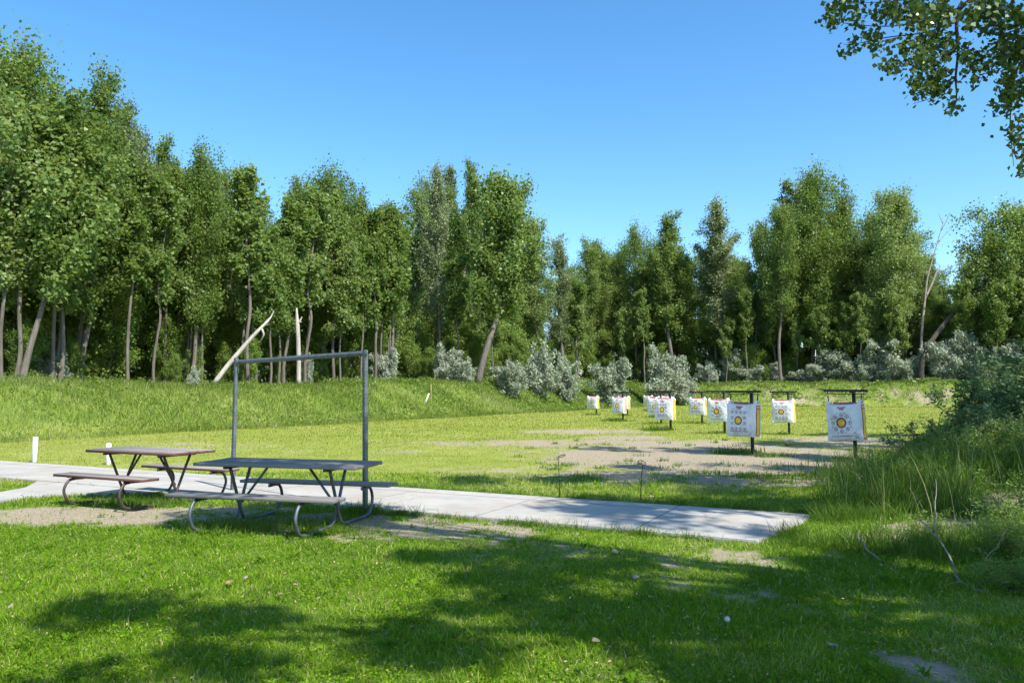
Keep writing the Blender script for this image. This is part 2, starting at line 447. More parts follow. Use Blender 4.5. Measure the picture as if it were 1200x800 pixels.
class MB:
    def __init__(s): s.V, s.F, s.mi, s.lv, s.n = [], {}, {}, {}, 0
    def _add(s, V, F, mi=0, lv=.5):
        V = np.asarray(V, float); F = np.asarray(F, int)
        s.V.append(V)
        k = F.shape[1]
        s.F.setdefault(k, []).append(F + s.n)
        s.mi.setdefault(k, []).append(np.full(len(F), mi)); s.lv.setdefault(k, []).append(np.full(len(F), lv))
        s.n += len(V)
    def tube(s, pts, rad, sides=8, mi=0, cap=True):
        pts = np.asarray(pts, float); n = len(pts)
        rad = np.full(n, rad) if np.isscalar(rad) else np.asarray(rad, float)
        T = np.gradient(pts, axis=0); T /= np.linalg.norm(T, axis=1)[:, None] + 1e-12
        ref = np.array([0, 0, 1.0]) if abs(T[0][2]) < .9 else np.array([1.0, 0, 0])
        a = np.cross(T[0], ref); a /= np.linalg.norm(a)
        V = []
        ang = np.linspace(0, 2 * np.pi, sides, endpoint=False)
        for i in range(n):
            a = a - T[i] * np.dot(a, T[i]); a /= np.linalg.norm(a) + 1e-12
            b = np.cross(T[i], a)
            V.append(pts[i] + rad[i] * (np.cos(ang)[:, None] * a + np.sin(ang)[:, None] * b))
        V = np.concatenate(V)
        i = np.arange(n - 1)[:, None] * sides; j = np.arange(sides)[None, :]; j2 = (j + 1) % sides
        F = np.stack([i + j, i + j2, i + sides + j2, i + sides + j], -1).reshape(-1, 4)
        base = s.n
        s._add(V, F, mi)
        if cap:
            for off, flip in ((0, True), ((n - 1) * sides, False)):
                idx = np.arange(sides) + off
                if flip: idx = idx[::-1]
                s.F.setdefault(sides, []).append((idx + base)[None, :])
                s.mi.setdefault(sides, []).append(np.array([mi])); s.lv.setdefault(sides, []).append(np.array([.5]))
    def box(s, c, size, rot=None, bev=.004, mi=0, lv=.5):
        bm = bmesh.new(); bmesh.ops.create_cube(bm, size=1)
        bmesh.ops.scale(bm, vec=size, verts=bm.verts)
        if bev: bmesh.ops.bevel(bm, geom=bm.edges[:], offset=bev, segments=1, affect='EDGES')
        if rot is not None: bmesh.ops.transform(bm, matrix=rot.to_4x4(), verts=bm.verts)
        bm.verts.index_update()
        V = np.array([v.co[:] for v in bm.verts]) + np.asarray(c, float)
        by = {}
        for f in bm.faces: by.setdefault(len(f.verts), []).append([v.index for v in f.verts])
        bm.free()
        base = s.n; s.V.append(V); s.n += len(V)
        for k, F in by.items():
            s.F.setdefault(k, []).append(np.array(F) + base); s.mi.setdefault(k, []).append(np.full(len(F), mi)); s.lv.setdefault(k, []).append(np.full(len(F), lv))
    def disc(s, c, r, ax, n=10, mi=0):
        ax = np.asarray(ax, float); ax /= np.linalg.norm(ax)
        ref = np.array([0, 0, 1.]) if abs(ax[2]) < .9 else np.array([1., 0, 0])
        a = np.cross(ref, ax); a /= np.linalg.norm(a); b = np.cross(ax, a)
        t = np.linspace(0, 2 * np.pi, n, endpoint=False)
        s._add(np.asarray(c) + r * (np.cos(t)[:, None] * a + np.sin(t)[:, None] * b), np.arange(n)[None, :], mi)
    def build(s, name, mats, parent=None, smooth=False, loc=None):
        ks = sorted(s.F)
        me = np_mesh(name, np.concatenate(s.V), [np.concatenate(s.F[k]) for k in ks], mats,
                     np.concatenate([np.concatenate(s.lv[k]) for k in ks]), smooth,
                     np.concatenate([np.concatenate(s.mi[k]) for k in ks]))
        return link(name, me, parent, loc)

def smooth_path(pts, n=6):
    """Catmull-Rom through points"""
    p = np.asarray(pts, float); q = np.vstack([2 * p[0] - p[1], p, 2 * p[-1] - p[-2]])
    out = []
    for i in range(1, len(q) - 2):
        for t in np.linspace(0, 1, n, endpoint=False):
            out.append(.5 * (2 * q[i] + (q[i + 1] - q[i - 1]) * t + (2 * q[i - 1] - 5 * q[i] + 4 * q[i + 1] - q[i + 2]) * t * t +
                             (3 * q[i] - q[i - 1] - 3 * q[i + 1] + q[i + 2]) * t ** 3))
    out.append(p[-1])
    return np.array(out)

def leaf_cards(C, rng, w, l, up=.5, outward=None, droop=0, jitter=.35):
    """kite-shaped leaves at the points C -> verts, quads"""
    n = len(C)
    nr = rng.normal(size=(n, 3)); nr /= np.linalg.norm(nr, axis=1)[:, None]
    nr[:, 2] += up
    if outward is not None: nr += outward
    nr /= np.linalg.norm(nr, axis=1)[:, None] + 1e-9
    t = rng.normal(size=(n, 3)); t[:, 2] -= droop
    t -= nr * (t * nr).sum(1)[:, None]; t /= np.linalg.norm(t, axis=1)[:, None] + 1e-9
    b = np.cross(nr, t)
    s = (1 + rng.uniform(-jitter, jitter, n))[:, None]
    W, Ln = w * s * .5, l * s
    fold = nr * (W * .35)
    V = np.stack([C - t * Ln * .5, C - t * Ln * .08 + b * W + fold, C + t * Ln * .5, C - t * Ln * .08 - b * W + fold], 1).reshape(-1, 3)
    F = np.arange(n * 4).reshape(n, 4)
    return V, F

# ------------------------------------------------------------------ trees
def tree_data(seed, H, Rr, base, nl, nleaf, card, path=None, up_ang=(30, 62), top_bare=0, droop=.2, prof_peak=.5, r0=None, side=None, wob_=.013):
    """returns trunk mesh, crown mesh (cottonwood-like: tall stem, rising limbs, tufted outline)"""
    rng = np.random.default_rng(seed)
    mb = MB()
    if path is None:
        k = 9
        z = np.linspace(0, H * .96, k)
        wob = np.cumsum(rng.normal(0, H * wob_, (k, 2)), 0); wob[0] = 0
        tr = np.column_stack([wob, z])
    else:
        tr = np.asarray(path, float)
    tr = smooth_path(tr, 4)
    n = len(tr)
    r0 = r0 or H * .0108
    s = np.linspace(0, 1, n)
    rad = r0 * (1 - s) ** .8 + .02
    rad[0] *= 1.35; rad[1] *= 1.1
    trv = tr.copy(); trv[0, 2] -= .4
    mb.tube(trv, rad, 8)
    at = lambda t: np.array([np.interp(t, s, tr[:, i]) for i in range(3)])
    C, O = [], []
    NT, NC = 4, 5
    per = nleaf / (nl * NT * NC)
    az = rng.uniform(0, 6.28)
    for i in range(nl):
        t = base + (1 - base) * ((i + .6) / nl) ** .92
        t = min(t + rng.normal(0, .012), .985)
        az += 2.4 + rng.normal(0, .6)
        q = np.clip((t - base) / (1 - base), 0, 1)
        pr = max(.48, 1 - abs((q - prof_peak) / (1.12 - prof_peak if q > prof_peak else prof_peak + .25)) ** 1.6)
        Ln = Rr * pr * rng.choice([.5, .75, .95, 1.15, 1.45], p=[.18, .25, .27, .2, .1])
        if side is not None: Ln *= 1 + .5 * math.cos(az - side)
        el = R(rng.uniform(*up_ang)) * (.55 if q < .18 else (1.0 if q < .7 else 1.28))
        p0 = at(t)
        d = np.array([math.cos(az) * math.cos(el), math.sin(az) * math.cos(el), math.sin(el)])
        p1 = p0 + d * Ln * .5 + rng.normal(0, .06 * Ln, 3)
        p2 = p0 + d * Ln * 1.0 + np.array([0, 0, Ln * .26]) + rng.normal(0, .08 * Ln, 3)
        lr = max(.016, np.interp(t, s, rad) * .38)
        mb.tube([p0, p0 * .5 + p1 * .5 - np.array([0, 0, .03 * Ln]), p1, p2], [lr, lr * .75, lr * .5, lr * .16], 4, cap=False)
        if q > .72 and rng.random() < top_bare: continue
        dens = (1.0 if q < .75 else .75)
        for j in range(NT):
            f = [1.0, .78, .58, .40][j] + rng.normal(0, .06)
            b0 = (p0 + (p1 - p0) * f * 2) if f < .5 else (p1 + (p2 - p1) * (f - .5) * 2)
            td = d * .7 + rng.normal(0, .6, 3) + np.array([0, 0, .35]); td /= np.linalg.norm(td)
            tl = Rr * rng.uniform(.16, .42) * (1 if j else .7)
            mb.tube([b0, b0 + td * tl], [lr * .25, .006], 3, cap=False)
            for k2 in range(NC):
                b = b0 + td * tl * (k2 + .5) / NC * 1.15
                cnt = max(2, int(per * dens * rng.uniform(.35, 1.65)))
                rr = Rr * rng.uniform(.07, .15)
                C.append(b + rng.normal(0, rr, (cnt, 3)) * np.array([1, 1, 1.2])); O.append(np.repeat(d[None] * .35, cnt, 0))
    C = np.concatenate(C); O = np.concatenate(O)
    V, F = leaf_cards(C, rng, card * .8, card, up=.30, outward=O, droop=droop)
    lv = np.clip(.45 + .20 * rng.normal(size=len(F)), 0, 1)
    ks = sorted(mb.F)
    tme = np_mesh('trunk', np.concatenate(mb.V), [np.concatenate(mb.F[k]) for k in ks], M['bark'], None, True)
    cme = np_mesh('crown', V, F, M['cottonwood_leaf'], lv)
    return tme, cme, float(np.percentile(V[:, 2], 99.6))

def put_tree(name, data, loc, rz, sc, label, cat='tree', group=None, mats=None):
    o = empty(name, loc, rz)
    o.scale = sc if not np.isscalar(sc) else (sc, sc, sc)
    tag(o, label, cat, group)
    t = link('trunk', data[0], o)
    c = link('crown', data[1], o)
    return o

VAR = []      # cottonwood forms, unit: 20 m tall
for i, (Rr, base, nl, pk, bare) in enumerate([(2.9, .22, 42, .42, 0), (2.4, .27, 36, .6, .1), (3.5, .25, 44, .55, 0),
                                             (2.2, .32, 30, .6, .2), (3.2, .38, 36, .65, .05), (2.7, .20, 40, .40, 0),
                                             (2.1, .26, 30, .5, .1), (3.7, .34, 34, .7, 0)]):
    VAR.append(tree_data(100 + i, 20, Rr, base, nl, 20000, .185, prof_peak=pk, top_bare=bare))
for i, k in ((1, 'silvery_leaf'), (6, 'silvery_leaf'), (2, 'dark_leaf'), (7, 'dark_leaf')): VAR[i][1].materials[0] = M[k]
SAP = []
for i in range(3):
    d = tree_data(140 + i, 8, 2.3, .06, 36, 10000, .20, up_ang=(20, 55), prof_peak=.4)
    d[1].materials.clear(); d[1].materials.append(M['sapling_leaf'])
    SAP.append(d)

SKY = [(-120, 30), (0, 55), (20, 60), (50, 90), (100, 88), (130, 108), (150, 142), (185, 162), (215, 172), (235, 168), (265, 198), (290, 228), (303, 290),
       (330, 205), (360, 197), (400, 202), (420, 242), (440, 262), (460, 238), (480, 226), (500, 198), (530, 190), (553, 202), (565, 285), (580, 228), (605, 252),
       (632, 256), (655, 288), (680, 282), (720, 280), (745, 262), (770, 270), (795, 250), (822, 268), (845, 237), (870, 260), (890, 262), (910, 242), (930, 206),
       (950, 198), (978, 202), (1005, 228), (1040, 222), (1070, 226), (1088, 268), (1110, 290), (1150, 285), (1172, 262), (1200, 245), (1330, 230)]
skyline = lambda px: float(np.interp(px, [a for a, b in SKY], [b for a, b in SKY]))

def crest_dist(px, off):
    """distance along a bearing to OFF metres behind the bank's crest"""
    k = (px - 600) / FPX
    dl = (-(32.2 + off) * S5) / (2 * k - 1) if k < .5 else 1e9
    db = ((100.4 + off) * S5) / (2 + k)
    return min(dl, db)

def stand(px, off):
    d = crest_dist(px, off); x = (px - 600) / FPX * d
    return x, d, float(height(x, d))

rt = random.Random(5)
# trees that make the skyline, each with its own look
HERO = [
    # px, top y, offset behind crest, variant, width, label
    (8, 52, 6, 2, 1.1, 'tall dense cottonwood filling the wood end beside the pale path start'),
    (92, 84, 3, 0, 1.0, 'tall cottonwood with a thick pale bare lower trunk beside the dark olive bush'),
    (45, 92, 8, 5, .9, 'narrow cottonwood between the two tallest trees at the wood end'),
    (140, 120, 9, 1, .9, 'thin cottonwood stepping down behind the tall thick pale trunk'),
    (186, 160, 7, 3, 1.1, 'loose cottonwood with a ragged top above the red edged table'),
    (222, 166, 3, 2, .85, 'full cottonwood with straight grey trunk above the red edged table'),
    (262, 195, 6, 4, .9, 'cottonwood with high crown leaning out beside the gap of sky'),
    (290, 226, 10, 1, .8, 'slim cottonwood at the edge of the sky gap above the metal frame'),
    (335, 203, 6, 0, .95, 'cottonwood with rounded shoulder above the bleached broken snag'),
    (378, 196, 4, 2, 1.05, 'broad bushy cottonwood rising above the middle of the metal frame'),
    (412, 218, 8, 5, .9, 'dark cottonwood beside the broad bushy one above the metal frame'),
    (455, 238, 5, 1, 1.0, 'medium cottonwood standing just beyond the tall frame post'),
    (482, 225, 9, 3, 1.0, 'open topped cottonwood next to the twin spired tallest centre tree'),
    (512, 196, 5, 1, .8, 'tall narrow spire of cottonwood over the pale stake, first of the twin spires'),
    (545, 189, 6, 3, .9, 'tall narrow spire of cottonwood over the pale stake, second of the twin spires'),
    (632, 254, 6, 4, .95, 'cottonwood with spreading top beside the leaning tree above silver bushes'),
    (682, 280, 8, 5, .95, 'pale rounded cottonwood over the farthest single target'),
    (657, 284, 7, 1, 1.0, 'slender cottonwood in the low dip of the treeline beside the pale rounded one'),
    (712, 282, 7, 0, .95, 'cottonwood level with the pale rounded one above the round silver bush'),
    (742, 262, 6, 2, .75, 'cottonwood with domed crown above the row of overlapping targets'),
    (795, 248, 6, 3, 1.1, 'airy cottonwood with sky showing through above the target row'),
    (845, 236, 5, 1, 1.0, 'pointed cottonwood above the pair of overlapping targets'),
    (884, 258, 8, 0, .8, 'shorter cottonwood between the pointed one and the dark stemmed one'),
    (915, 238, 2, 4, .8, 'cottonwood with a dark bare stem standing behind the lone far square target'),
    (952, 197, 6, 2, .8, 'tallest broad cottonwood of the far bank behind the round ringed target'),
    (990, 214, 8, 5, .8, 'dense cottonwood tucked behind the tallest one of the far bank'),
    (1042, 221, 3, 4, .9, 'cottonwood whose crown sweeps sideways over the pale dead snag'),
]
for px, top, off, v, w, lab in HERO:
    x, d, z = stand(px, off)
    ht = CAM_H + ray(px, top)[2] * d - z
    s = ht / VAR[v][2]; w *= 1.08 if px > 600 else .88
    put_tree('cottonwood_tree', VAR[v], (x, d, z - .1), rt.uniform(0, 6.28), (s * w * 1.05, s * w * 1.05, s), lab, 'tree')

# trees deeper in the wood that only fill in between: alike
GRP = 'cottonwoods filling in the wood behind the front trees'
rows = [(9, 26, 26), (16, 24, 20), (24, 25, 14), (33, 34, 14)]
for off, step, drop in rows:
    px = -110 + rt.uniform(0, step)
    while px < 1420:
        o2 = off + rt.uniform(-2.5, 2.5)
        x, d, z = stand(px, o2)
        top = skyline(px) + drop + rt.uniform(-8, 62)
        top = min(top, 370)
        ht = CAM_H + ray(px, top)[2] * d - z
        v = rt.randrange(8); s = ht / VAR[v][2]; w = rt.uniform(.85, 1.15) * (1.15 if px > 560 else .92)
        put_tree('cottonwood_tree', VAR[v], (x, d, z - .1), rt.uniform(0, 6.28), (s * w, s * w, s),
                 'green cottonwood among many in the wood behind the grass bank', 'tree', GRP)
        px += step * rt.uniform(.75, 1.3)
GRP2 = 'leafy saplings under the cottonwoods'
for off, step in ((2.5, 27), (5.0, 19), (8.5, 27), (14, 29), (22, 33), (32, 36)):
    px = -100 + rt.uniform(0, step)
    while px < 1290:
        x, d, z = stand(px, off + rt.uniform(-1.2, 1.8))
        ht = rt.uniform(3.0, 9.5) if off > 6 else (rt.uniform(2.6, 5.4) if off > 3 else rt.uniform(1.4, 3.0))
        s = ht / 8.4
        if off > 3 or rt.random() < .5:
            put_tree('sapling', SAP[rt.randrange(3)], (x, d, z - .1), rt.uniform(0, 6.28), (s * rt.uniform(.8, 1.3), s * rt.uniform(.8, 1.3), s),
                     'bright green leafy sapling growing under the cottonwoods', 'tree', GRP2)
        px += step * rt.uniform(.7, 1.35)

# slim young trees along the wood's edge, their straight stems showing below small crowns
GRP3 = 'slim young cottonwoods along the edge of the wood'
SLIM = []
for i, (Rr, base, nl, n) in enumerate([(1.5, .42, 24, 8500), (1.8, .38, 26, 10000), (1.3, .48, 20, 7000), (2.0, .45, 24, 10500)]):
    SLIM.append(tree_data(220 + i, 12, Rr, base, nl, n, .21, prof_peak=.5, r0=.082, wob_=.008))
for i in range(66):
    px = rt.uniform(-60, 480) if i < 40 else rt.uniform(480, 1250)
    x, d, z = stand(px, rt.choice([1.2, 1.8, 2.6, 3.4, 4.4]))
    dt = SLIM[rt.randrange(4)]; s = rt.uniform(8.5, 13.5) / dt[2]
    put_tree('slim_cottonwood', dt, (x, d, z - .1), rt.uniform(0, 6.28), (s * rt.uniform(.85, 1.2), s * rt.uniform(.85, 1.2), s),
             'slim young cottonwood with a straight thin stem at the edge of the wood', 'tree', GRP3)

# --- named single trees
def px_path(pts, Y, base):
    """photo survey of a stem in its own vertical plane at distance Y, relative to its foot"""
    return np.array([P(a, b, Y + dy) - np.array(base) for a, b, dy in pts])

# leaning trunk with a crown
x, d, z = stand(560, -1.0)
foot = (x, d, z)
pth = px_path([(560, 446, 0), (569, 412, 0), (580, 378, .3), (588, 350, .6), (592, 310, .9), (590, 265, 1.1), (585, 230, 1.3)], d, foot); pth[0] = 0
dt = tree_data(301, 19, 3.2, .36, 44, 24000, .25, path=pth, r0=.27, prof_peak=.5)
put_tree('leaning_cottonwood', dt, foot, 0, 1, 'cottonwood with a slanting pale trunk rising behind the silver bushes', 'tree')
# slanting slim trunk at the wood end
x, d, z = stand(26, .5); foot = (x, d, z)
pth = px_path([(26, 444, 0), (36, 405, .2), (46, 372, .4), (58, 330, .6), (70, 290, .9), (84, 240, 1.2)], d, foot); pth[0] = 0
put_tree('leaning_cottonwood', tree_data(302, 10, 1.9, .48, 30, 11000, .20, path=pth, r0=.125), foot, 0, 1, 'slim cottonwood leaning sideways at the end of the wood near the thick pale trunk', 'tree')
# big arching tree
x, d, z = stand(1078, .2); foot = (x, d, z)
pth = px_path([(1077, 446, 0), (1083, 415, 0), (1100, 388, .3), (1122, 362, .5), (1148, 338, .8), (1172, 312, 1), (1186, 285, 1.2), (1192, 258, 1.4)], d, foot); pth[0] = 0
dt = tree_data(303, 19, 4.3, .58, 40, 17000, .26, path=pth, r0=.33, prof_peak=.5, up_ang=(2, 45))
dt[0].materials[0] = bark_mat('shade_darkened_bark', (.022, .018, .015), (.085, .07, .055))  # the crown's shade on this trunk is put into a darker bark colour
put_tree('arching_cottonwood', dt, foot, 0, 1, 'big cottonwood with a dark trunk arching over toward the shrubby bank', 'tree')
# low horizontal limb tree beyond
x, d, z = stand(1150, 3.0); foot = (x, d, z)
pth = px_path([(1128, 444, 0), (1140, 425, 0), (1160, 414, .2), (1184, 411, .4), (1215, 400, .6), (1245, 380, .8)], d, foot)
foot2 = (foot[0] + pth[0][0], foot[1], foot[2]); pth = pth - pth[0]
dt = tree_data(304, 10, 4.5, .42, 34, 12000, .36, path=pth, r0=.3, up_ang=(20, 70))
put_tree('low_limbed_cottonwood', dt, foot2, 0, 1, 'low cottonwood with a dark limb stretched level over the pale scrub', 'tree')

def dead_tree(name, stems, Y, foot, label, mat='deadwood', cat='dead tree'):
    mb = MB()
    for pts, r in stems:
        p = smooth_path(px_path(pts, Y, foot), 4)
        mb.tube(p, np.interp(np.linspace(0, 1, len(p)), np.linspace(0, 1, len(r)), r), 8)
    o = mb.build(name, M[mat], None, True, foot)
    tag(o, label, cat)
    return o
x, d, z = stand(252, .3)
dead_tree('fallen_dead_trunk', [([(251, 449, 0), (267, 428, .3), (284, 408, .6), (299, 391, .9), (315, 375, 1.3)], [.14, .125, .115, .10, .06]),
                               ([(306, 384, 1.1), (309, 392, 1.1), (305, 400, 1.2)], [.07, .05, .02]),
                               ([(310, 379, 1.2), (317, 372, 1.5), (321, 364, 1.6)], [.07, .05, .02])], d, (x, d, z),
          'bleached dead trunk leaning low at a slant behind the metal frame', cat='dead trunk')
x, d, z = stand(349, .6)
dead_tree('broken_snag', [([(350, 450, 0), (350, 425, 0), (349.5, 400, 0), (348.5, 380, 0), (347.5, 361, 0)], [.15, .14, .135, .13, .05]),
                         ([(349.5, 378, 0), (352, 375, 0), (354, 371, 0)], [.08, .06, .02]),
                         ([(350, 377, 0), (353.5, 377.5, 0)], [.05, .02])], d, (x, d, z),
          'upright bleached snag with a snapped top behind the metal frame', cat='dead trunk')
x, d, z = stand(1080, 2.4)
dead_tree('dead_snag', [([(1079, 447, 0), (1079, 415, 0), (1081, 380, 0), (1084, 350, 0), (1087, 325, 0), (1094, 300, 0), (1102, 272, 0), (1106, 258, 0)], [.2, .17, .15, .13, .10, .07, .04, .02]),
                       ([(1083, 352, 0), (1091, 335, .2), (1098, 318, .3), (1101, 316, .3)], [.13, .12, .1, .06]),
                       ([(1103, 270, 0), (1110, 257, 0), (1114, 246, 0)], [.06, .04, .015]),
                       ([(1105, 262, 0), (1101, 253, 0), (1099, 249, 0)], [.05, .03, .01]),
                       ([(1099, 284, 0), (1110, 272, 0), (1117, 266, 0)], [.05, .03, .01])], d, (x, d, z),
          'grey forked dead snag with bare twigs sticking up beside the arching tree', mat='stick')

# ------------------------------------------------------------------ shrubs
def shrub_data(seed, Rr, H, n, w, l, mat, stems=9, dense=1.0, spiky=.3):
    rng = np.random.default_rng(seed)
    mb = MB(); C, O = [], []
    for i in range(stems):
        a = i * 2.4 + rng.normal(0, .3); e = R(rng.uniform(28, 86)); ln = H * rng.uniform(.6, 1.12)
        d = np.array([math.cos(a) * math.cos(e) * Rr / H * 1.1, math.sin(a) * math.cos(e) * Rr / H * 1.1, math.sin(e)])
        p = [np.array([0, 0, -.1]) + np.r_[rng.normal(0, .1 * Rr, 2), 0], d * ln * .5 + rng.normal(0, .05 * H, 3), d * ln]
        mb.tube(smooth_path(p, 3), np.linspace(.03, .008, 7) * H / 2, 5, cap=False)
        for j in range(10):
            f = rng.uniform(.12, 1.02)
            b = d * ln * f + rng.normal(0, .12 * Rr, 3)
            td = d + rng.normal(0, .55, 3); td /= np.linalg.norm(td)
            tl = Rr * rng.uniform(.25, .55)
            cnt = int(n / (stems * 10) * rng.uniform(.5, 1.5))
            f2 = rng.uniform(0, 1, cnt)
            pts = b + td * tl * f2[:, None] + rng.normal(0, .085 * Rr, (cnt, 3)) * (1.15 - spiky * 1.6 * f2[:, None]).clip(.15)
            C.append(pts); O.append(np.repeat(td[None] * .3, cnt, 0))
            mb.tube([b, b + td * tl], [.008 * H / 2, .003 * H / 2], 3, cap=False)
    C = np.concatenate(C); O = np.concatenate(O)
    k = C[:, 2] > .03; C, O = C[k], O[k]
    V, F = leaf_cards(C, rng, w, l, .5, O)
    lv = np.clip(.5 + .14 * rng.normal(size=len(F)), 0, 1)
    ks = sorted(mb.F)
    return (np_mesh('stems', np.concatenate(mb.V), [np.concatenate(mb.F[k]) for k in ks], M['twig'], None, True),
            np_mesh('foliage', V, F, M[mat], lv))
def put_shrub(name, data, loc, rz, sc, label, group=None, cat='bush'):
    o = empty(name, loc, rz); o.scale = sc
    tag(o, label, cat, group)
    link('stems', data[0], o); link('foliage', data[1], o)
    return o
OL = [shrub_data(400 + i, 1.6, 2.6, 9500, .065, .19, 'olive_leaf') for i in range(3)]
def olive(px, base_y, top_y, halfw, off_d, lab, group=None, v=None):
    # base_y None: stands just behind the bank's crest
    if base_y is None:
        x, d, z = stand(px, off_d)
    else:
        d = off_d; x = (px - 600) / FPX * d; z = float(height(x, d))
    h = CAM_H + ray(px, top_y)[2] * d - z
    s = halfw / FPX * d / 1.75
    return put_shrub('silver_olive_bush', OL[rt.randrange(3) if v is None else v], (x, d, z - .05), rt.uniform(0, 6.28), (s, s, h / 2.75), lab, group)
olive(596, 470, 427, 27, 64, 'silver olive bush on the bank foot next to the leaning trunk', v=0)
olive(630, 470, 410, 30, 70, 'tallest pointed silver olive bush at the bank foot', v=1)
olive(662, 472, 426, 24, 74, 'low silver olive bush between the pointed bush and the round one', v=2)
olive(716, 474, 425, 31, 80, 'round silver olive bush behind the farthest single target', v=0)
olive(772, 470, 420, 31, 93, 'wide silver olive bush over the row of overlapping targets', v=2)
olive(800, 470, 430, 24, 95, 'silver olive bush with a shaded underside beside the far square target', v=1)
olive(520, None, 412, 24, .8, 'silver olive bush on the bank crest beside the slanting trunk', v=2)
olive(545, None, 422, 20, -1, 'small silver olive bush on the bank crest touching the slanting trunk', v=1)
olive(452, None, 412, 20, 1.5, 'silver olive bush on the bank crest beyond the tall frame post', v=0)
olive(360, None, 418, 12, 2.0, 'small silver olive bush beside the upright bleached snag', v=1)
olive(66, None, 420, 26, 1.8, 'dark silver olive bush beside the thick pale trunk at the wood end', v=2)
for px, ty, hw in [(832, 428, 17), (858, 418, 24), (880, 430, 20), (905, 430, 18), (955, 426, 22), (984, 414, 26), (1010, 420, 20), (1040, 402, 28),
                   (1064, 420, 16), (1104, 406, 26), (1128, 394, 26), (1152, 412, 22), (1178, 404, 28), (1215, 398, 28)]:
    olive(px, None, ty, hw * rt.uniform(.9, 1.3), rt.uniform(.2, 3.6), 'silver olive bush in the pale thicket along the far bank crest', 'silver bushes along the far bank crest')

# willowy bushes on the near bank
WB = [shrub_data(420 + i, 1.5, 2.4, 15000, .042, .115, 'willow_leaf', stems=13, spiky=.45) for i in range(2)]
def wbush(x, y, r, h, v, lab):
    put_shrub('olive_thicket_bush', WB[v], (x, y, float(height(x, y)) - .03), v * 1.3 + x, (r / 1.6, r / 1.6, h / 2.55), lab)
wbush(8.6, 14.0, 1.3, 1.7, 0, 'rounded grey green bush in the middle of the near bank thicket')
wbush(7.6, 13.7, .95, 1.2, 1, 'low spreading grey green bush reaching toward the ring faced target')
wbush(9.5, 14.7, 1.5, 2.1, 1, 'tall grey green bush rising at the back of the near bank thicket')
wbush(8.0, 12.9, 1.0, 1.25, 0, 'low grey green bush in front of the rounded one on the near bank')
wbush(8.7, 12.5, 1.1, 1.5, 1, 'grey green bush at the frame side just above the soil ledge')
wbush(9.6, 13.3, 1.4, 1.95, 0, 'dense grey green bush behind the one above the soil ledge')
wbush(11.0, 15.4, 1.8, 2.7, 0, 'tallest dark grey green bush at the frame side of the thicket')
wbush(7.2, 12.3, .6, .85, 0, 'small grey green bush in the tall grass at the sand edge')

GB = [shrub_data(440 + i, 1.2, 1.3, 7000, .03, .075, 'sapling_leaf', stems=11, spiky=.4) for i in range(2)]
for i, (x, y, r, h, lab) in enumerate([(5.7, 11.0, .6, .6, 'bright green leafy weed clump where the tall grass nears the slab end'),
                          (6.7, 11.5, .75, .8, 'bright green leafy weed clump at the foot of the small grey green bush'),
                          (7.7, 12.0, .85, .95, 'larger bright green leafy weed clump below the low grey green bush'),
                          (7.5, 10.9, .8, .75, 'bright green leafy weed clump at the outer end of the soil ledge'),
                          (4.75, 7.3, .5, .42, 'leafy green weed clump beside the leaning dry stalk'),
                          (4.2, 8.0, .4, .30, 'low leafy green weed clump just behind the forked bare branch'),
                          (4.1, 6.1, .5, .30, 'low leafy green weed clump in the shade nearest the frame corner'),
                          (5.5, 8.2, .6, .55, 'taller leafy green weed clump in front of the soil ledge')]):
    put_shrub('leafy_weed', GB[i % 2], (x, y, float(height(x, y)) - .02), i * 1.1, (r / 1.25, r / 1.25, h / 1.4), lab, 'leafy weeds on the near bank', 'weed')
# small weeds on the bank face
for px, py, hw, ht, lab in [(225, 497, 11, .95, 'small grey green weed bush on the grass bank face above the red edged table')]:
    x, y = G(px, py)
    put_shrub('weed_bush', OL[1], (x, y, float(height(x, y))), 1.0, (hw / FPX * y / 1.75, hw / FPX * y / 1.75, ht / 2.75), lab)

# ------------------------------------------------------------------ sun direction and the trees that shade the near ground
SUN = np.array([.41, -.47, .78]); SUN /= np.linalg.norm(SUN)

def kmeans(C, k, rng):
    cen = C[rng.choice(len(C), k, replace=False)]
    for _ in range(12):
        lab = ((C[:, None] - cen[None]) ** 2).sum(2).argmin(1)
        for i in range(k):
            if (lab == i).any(): cen[i] = C[lab == i].mean(0)
    return cen, lab

